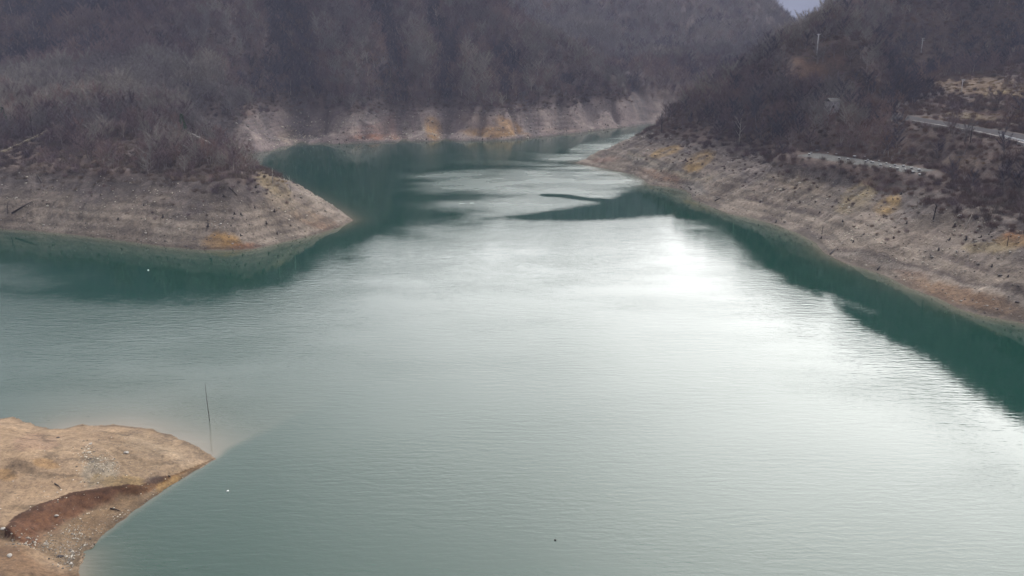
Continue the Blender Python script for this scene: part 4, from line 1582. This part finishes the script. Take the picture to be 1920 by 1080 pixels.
# floats
for px, py, r, mat, lab in ((278, 507, .22, "white", "small white float on the dark water off the headland"), (427, 921, .16, "white", "small white float on the open water beyond the sand spit"), (1041, 1013, .14, "darkwood", "tiny dark float on the near water")):
    q = U(px, py)
    e = empty("float", (q[0], q[1], 0))
    MB().tube([(0, 0, -.6 * r), (0, 0, -.2 * r), (0, 0, .4 * r), (0, 0, .85 * r), (0, 0, r)], [.5 * r, .95 * r, .95 * r, .55 * r, .1 * r], 10).build("body", M[mat], e, None, True)
    MB().tube([(0, 0, r * .98), (0, 0, r * 1.35)], [.12 * r, .1 * r], 6).build("top_ring", M["darkwood"], e)
    tag(e, lab, "float")

# small building in the wood
q = hit(1559, 212)
e = empty("hut", (q[0], q[1], q[2] + 1.5), .35)
MB().box((0, 0, -3), (4.2, 3.6, 5.6)).build("wall", M["wall"], e)
rf = MB()
rf.v = [Vector(v) for v in ((-2.4, -2.1, 2.603), (2.4, -2.1, 2.603), (2.4, 2.1, 2.603), (-2.4, 2.1, 2.603), (-2.4, 0, 3.7), (2.4, 0, 3.7))]
rf.f = [(0, 1, 5, 4), (2, 3, 4, 5), (0, 4, 3), (1, 2, 5), (3, 2, 1, 0)]
rf.build("roof", M["roof"], e)
MB().box((-.9, -1.83, .2), (.8, .06, 1.0)).build("window", M["darkwood"], e)
tag(e, "small pale hut half hidden in the trees above the right bank", "hut")


# evergreens
def conifer(px, py, h, lab, seed):
    r = np.random.default_rng(seed)
    q = hit(px, py)
    e = empty("evergreen_tree", tuple(q))
    MB().tube([(0, 0, -.3), (0, 0, h * .95)], [.14, .03], 6).build("trunk", M["bark"], e, None, True)
    n = 1500
    z = h * (.12 + .88 * r.random(n) ** 1.1)
    rad = (h - z) * .26 * r.uniform(.3, 1, n) + .1
    an = r.uniform(0, 6.28, n)
    o = np.stack([rad * np.cos(an), rad * np.sin(an), z], -1)
    d = np.stack([np.cos(an), np.sin(an), r.uniform(-.5, .5, n)], -1)
    d /= np.linalg.norm(d, axis=1, keepdims=True)
    v, f = twig_tris(o, d, r.uniform(.3, .7, n), r.uniform(.08, .2, n))
    link("crown", mesh_np("crown", v, f, False), M["needles"], e)
    tag(e, lab, "evergreen tree")


conifer(344, 256, 8.5, "single dark green conifer beside the headland track", 5)
conifer(10, 245, 9, "dark evergreen at the edge of the headland wood", 6)

# ------------------------------------------------------------------ haze
hz = MB()
hz.box((500, 1850, -12), (5600, 4800, 500))
hm = bpy.data.materials.new("haze_air")
hm.use_nodes = True
hm.node_tree.nodes.clear()
out = hm.node_tree.nodes.new("ShaderNodeOutputMaterial")
pv = hm.node_tree.nodes.new("ShaderNodeVolumePrincipled")
pv.inputs["Color"].default_value = (.46, .48, .66, 1)
pv.inputs["Density"].default_value = .0002
pv.inputs["Anisotropy"].default_value = .0
hm.node_tree.links.new(pv.outputs[0], out.inputs["Volume"])
tag(hz.build("haze", hm), "thin bluish haze filling the valley", kind="stuff")

# ------------------------------------------------------------------ sky and sun
SUN_AZ, SUN_EL = math.radians(32), math.radians(52)      # azimuth to the right of the view direction
W = bpy.data.worlds.new("World")
S.world = W
W.use_nodes = True
nt = W.node_tree
L = nt.links.new
bg = nt.nodes["Background"]
bg.inputs["Strength"].default_value = .1
sky = N(nt, "ShaderNodeTexSky")
sky.sky_type = "NISHITA"
sky.sun_disc = False
sky.sun_elevation = SUN_EL
sky.sun_rotation = SUN_AZ
sky.dust_density = 2.0
tc = N(nt, "ShaderNodeTexCoord")
GA, GE = math.radians(27), math.radians(29)
gdv = (math.sin(GA) * math.cos(GE), math.cos(GA) * math.cos(GE), math.sin(GE))
sdv = (math.sin(SUN_AZ) * math.cos(SUN_EL), math.cos(SUN_AZ) * math.cos(SUN_EL), math.sin(SUN_EL))
dot = N(nt, "ShaderNodeVectorMath", operation="DOT_PRODUCT")
nrm = N(nt, "ShaderNodeVectorMath", operation="NORMALIZE")
L(tc.outputs["Generated"], nrm.inputs[0])
L(nrm.outputs[0], dot.inputs[0])
dot.inputs[1].default_value = gdv
# bright cloud round the hidden sun
glow = ramp(nt, dot.outputs["Value"], [(p, (v, v, v)) for p, v in ((.3, 0), (.6, .02), (.777, .125), (.857, .27), (.92, .38), (.951, .48), (.98, .57), (1.0, .64))])
cn = N(nt, "ShaderNodeTexNoise")
mpc = N(nt, "ShaderNodeMapping")
mpc.inputs["Scale"].default_value = (1, 1, 2.6)
L(nrm.outputs[0], mpc.inputs["Vector"])
L(mpc.outputs[0], cn.inputs["Vector"])
cn.inputs["Scale"].default_value = 2.6
cn.inputs["Detail"].default_value = 6
cl = ramp(nt, cn.outputs[0], [(.3, (11.5, 11.8, 12.2)), (.7, (16, 16.2, 16.4))])
gl = mixc(nt, 1.0, glow, (150, 147.5, 142), "MULTIPLY")
half = N(nt, "ShaderNodeMapRange")
half.inputs["From Min"].default_value = -1
L(dot.outputs["Value"], half.inputs["Value"])
back = ramp(nt, half.outputs[0], [(.2, (.36, .37, .39)), (.75, (1, 1, 1))])      # cloud dimmed opposite the glow so hills facing the camera get less light
cl = mixc(nt, 1.0, cl, back, "MULTIPLY")
cloud = mixc(nt, 1.0, cl, gl, "ADD")
fac = ramp(nt, cn.outputs[0], [(.35, (.8, .8, .8)), (.6, (.95, .95, .95))])
L(mixc(nt, fac, sky.outputs[0], cloud), bg.inputs["Color"])

sd_ = bpy.data.lights.new("sun", "SUN")
sd_.energy = 1.8
sd_.angle = math.radians(10)
sd_.color = (1, .95, .88)
so = bpy.data.objects.new("sun", sd_)
COL.objects.link(so)
so.rotation_euler = (Vector(sdv)).to_track_quat("Z", "Y").to_euler()

# ------------------------------------------------------------------ render settings
S.render.engine = "CYCLES"
S.cycles.max_bounces = 5
S.cycles.diffuse_bounces = 2
S.cycles.glossy_bounces = 3
S.cycles.volume_bounces = 0
S.cycles.transparent_max_bounces = 4
S.cycles.use_denoising = True
S.cycles.sample_clamp_indirect = 8
S.view_settings.view_transform = "Standard"
S.view_settings.look = "None"
S.view_settings.exposure = 0
S.view_settings.gamma = 1
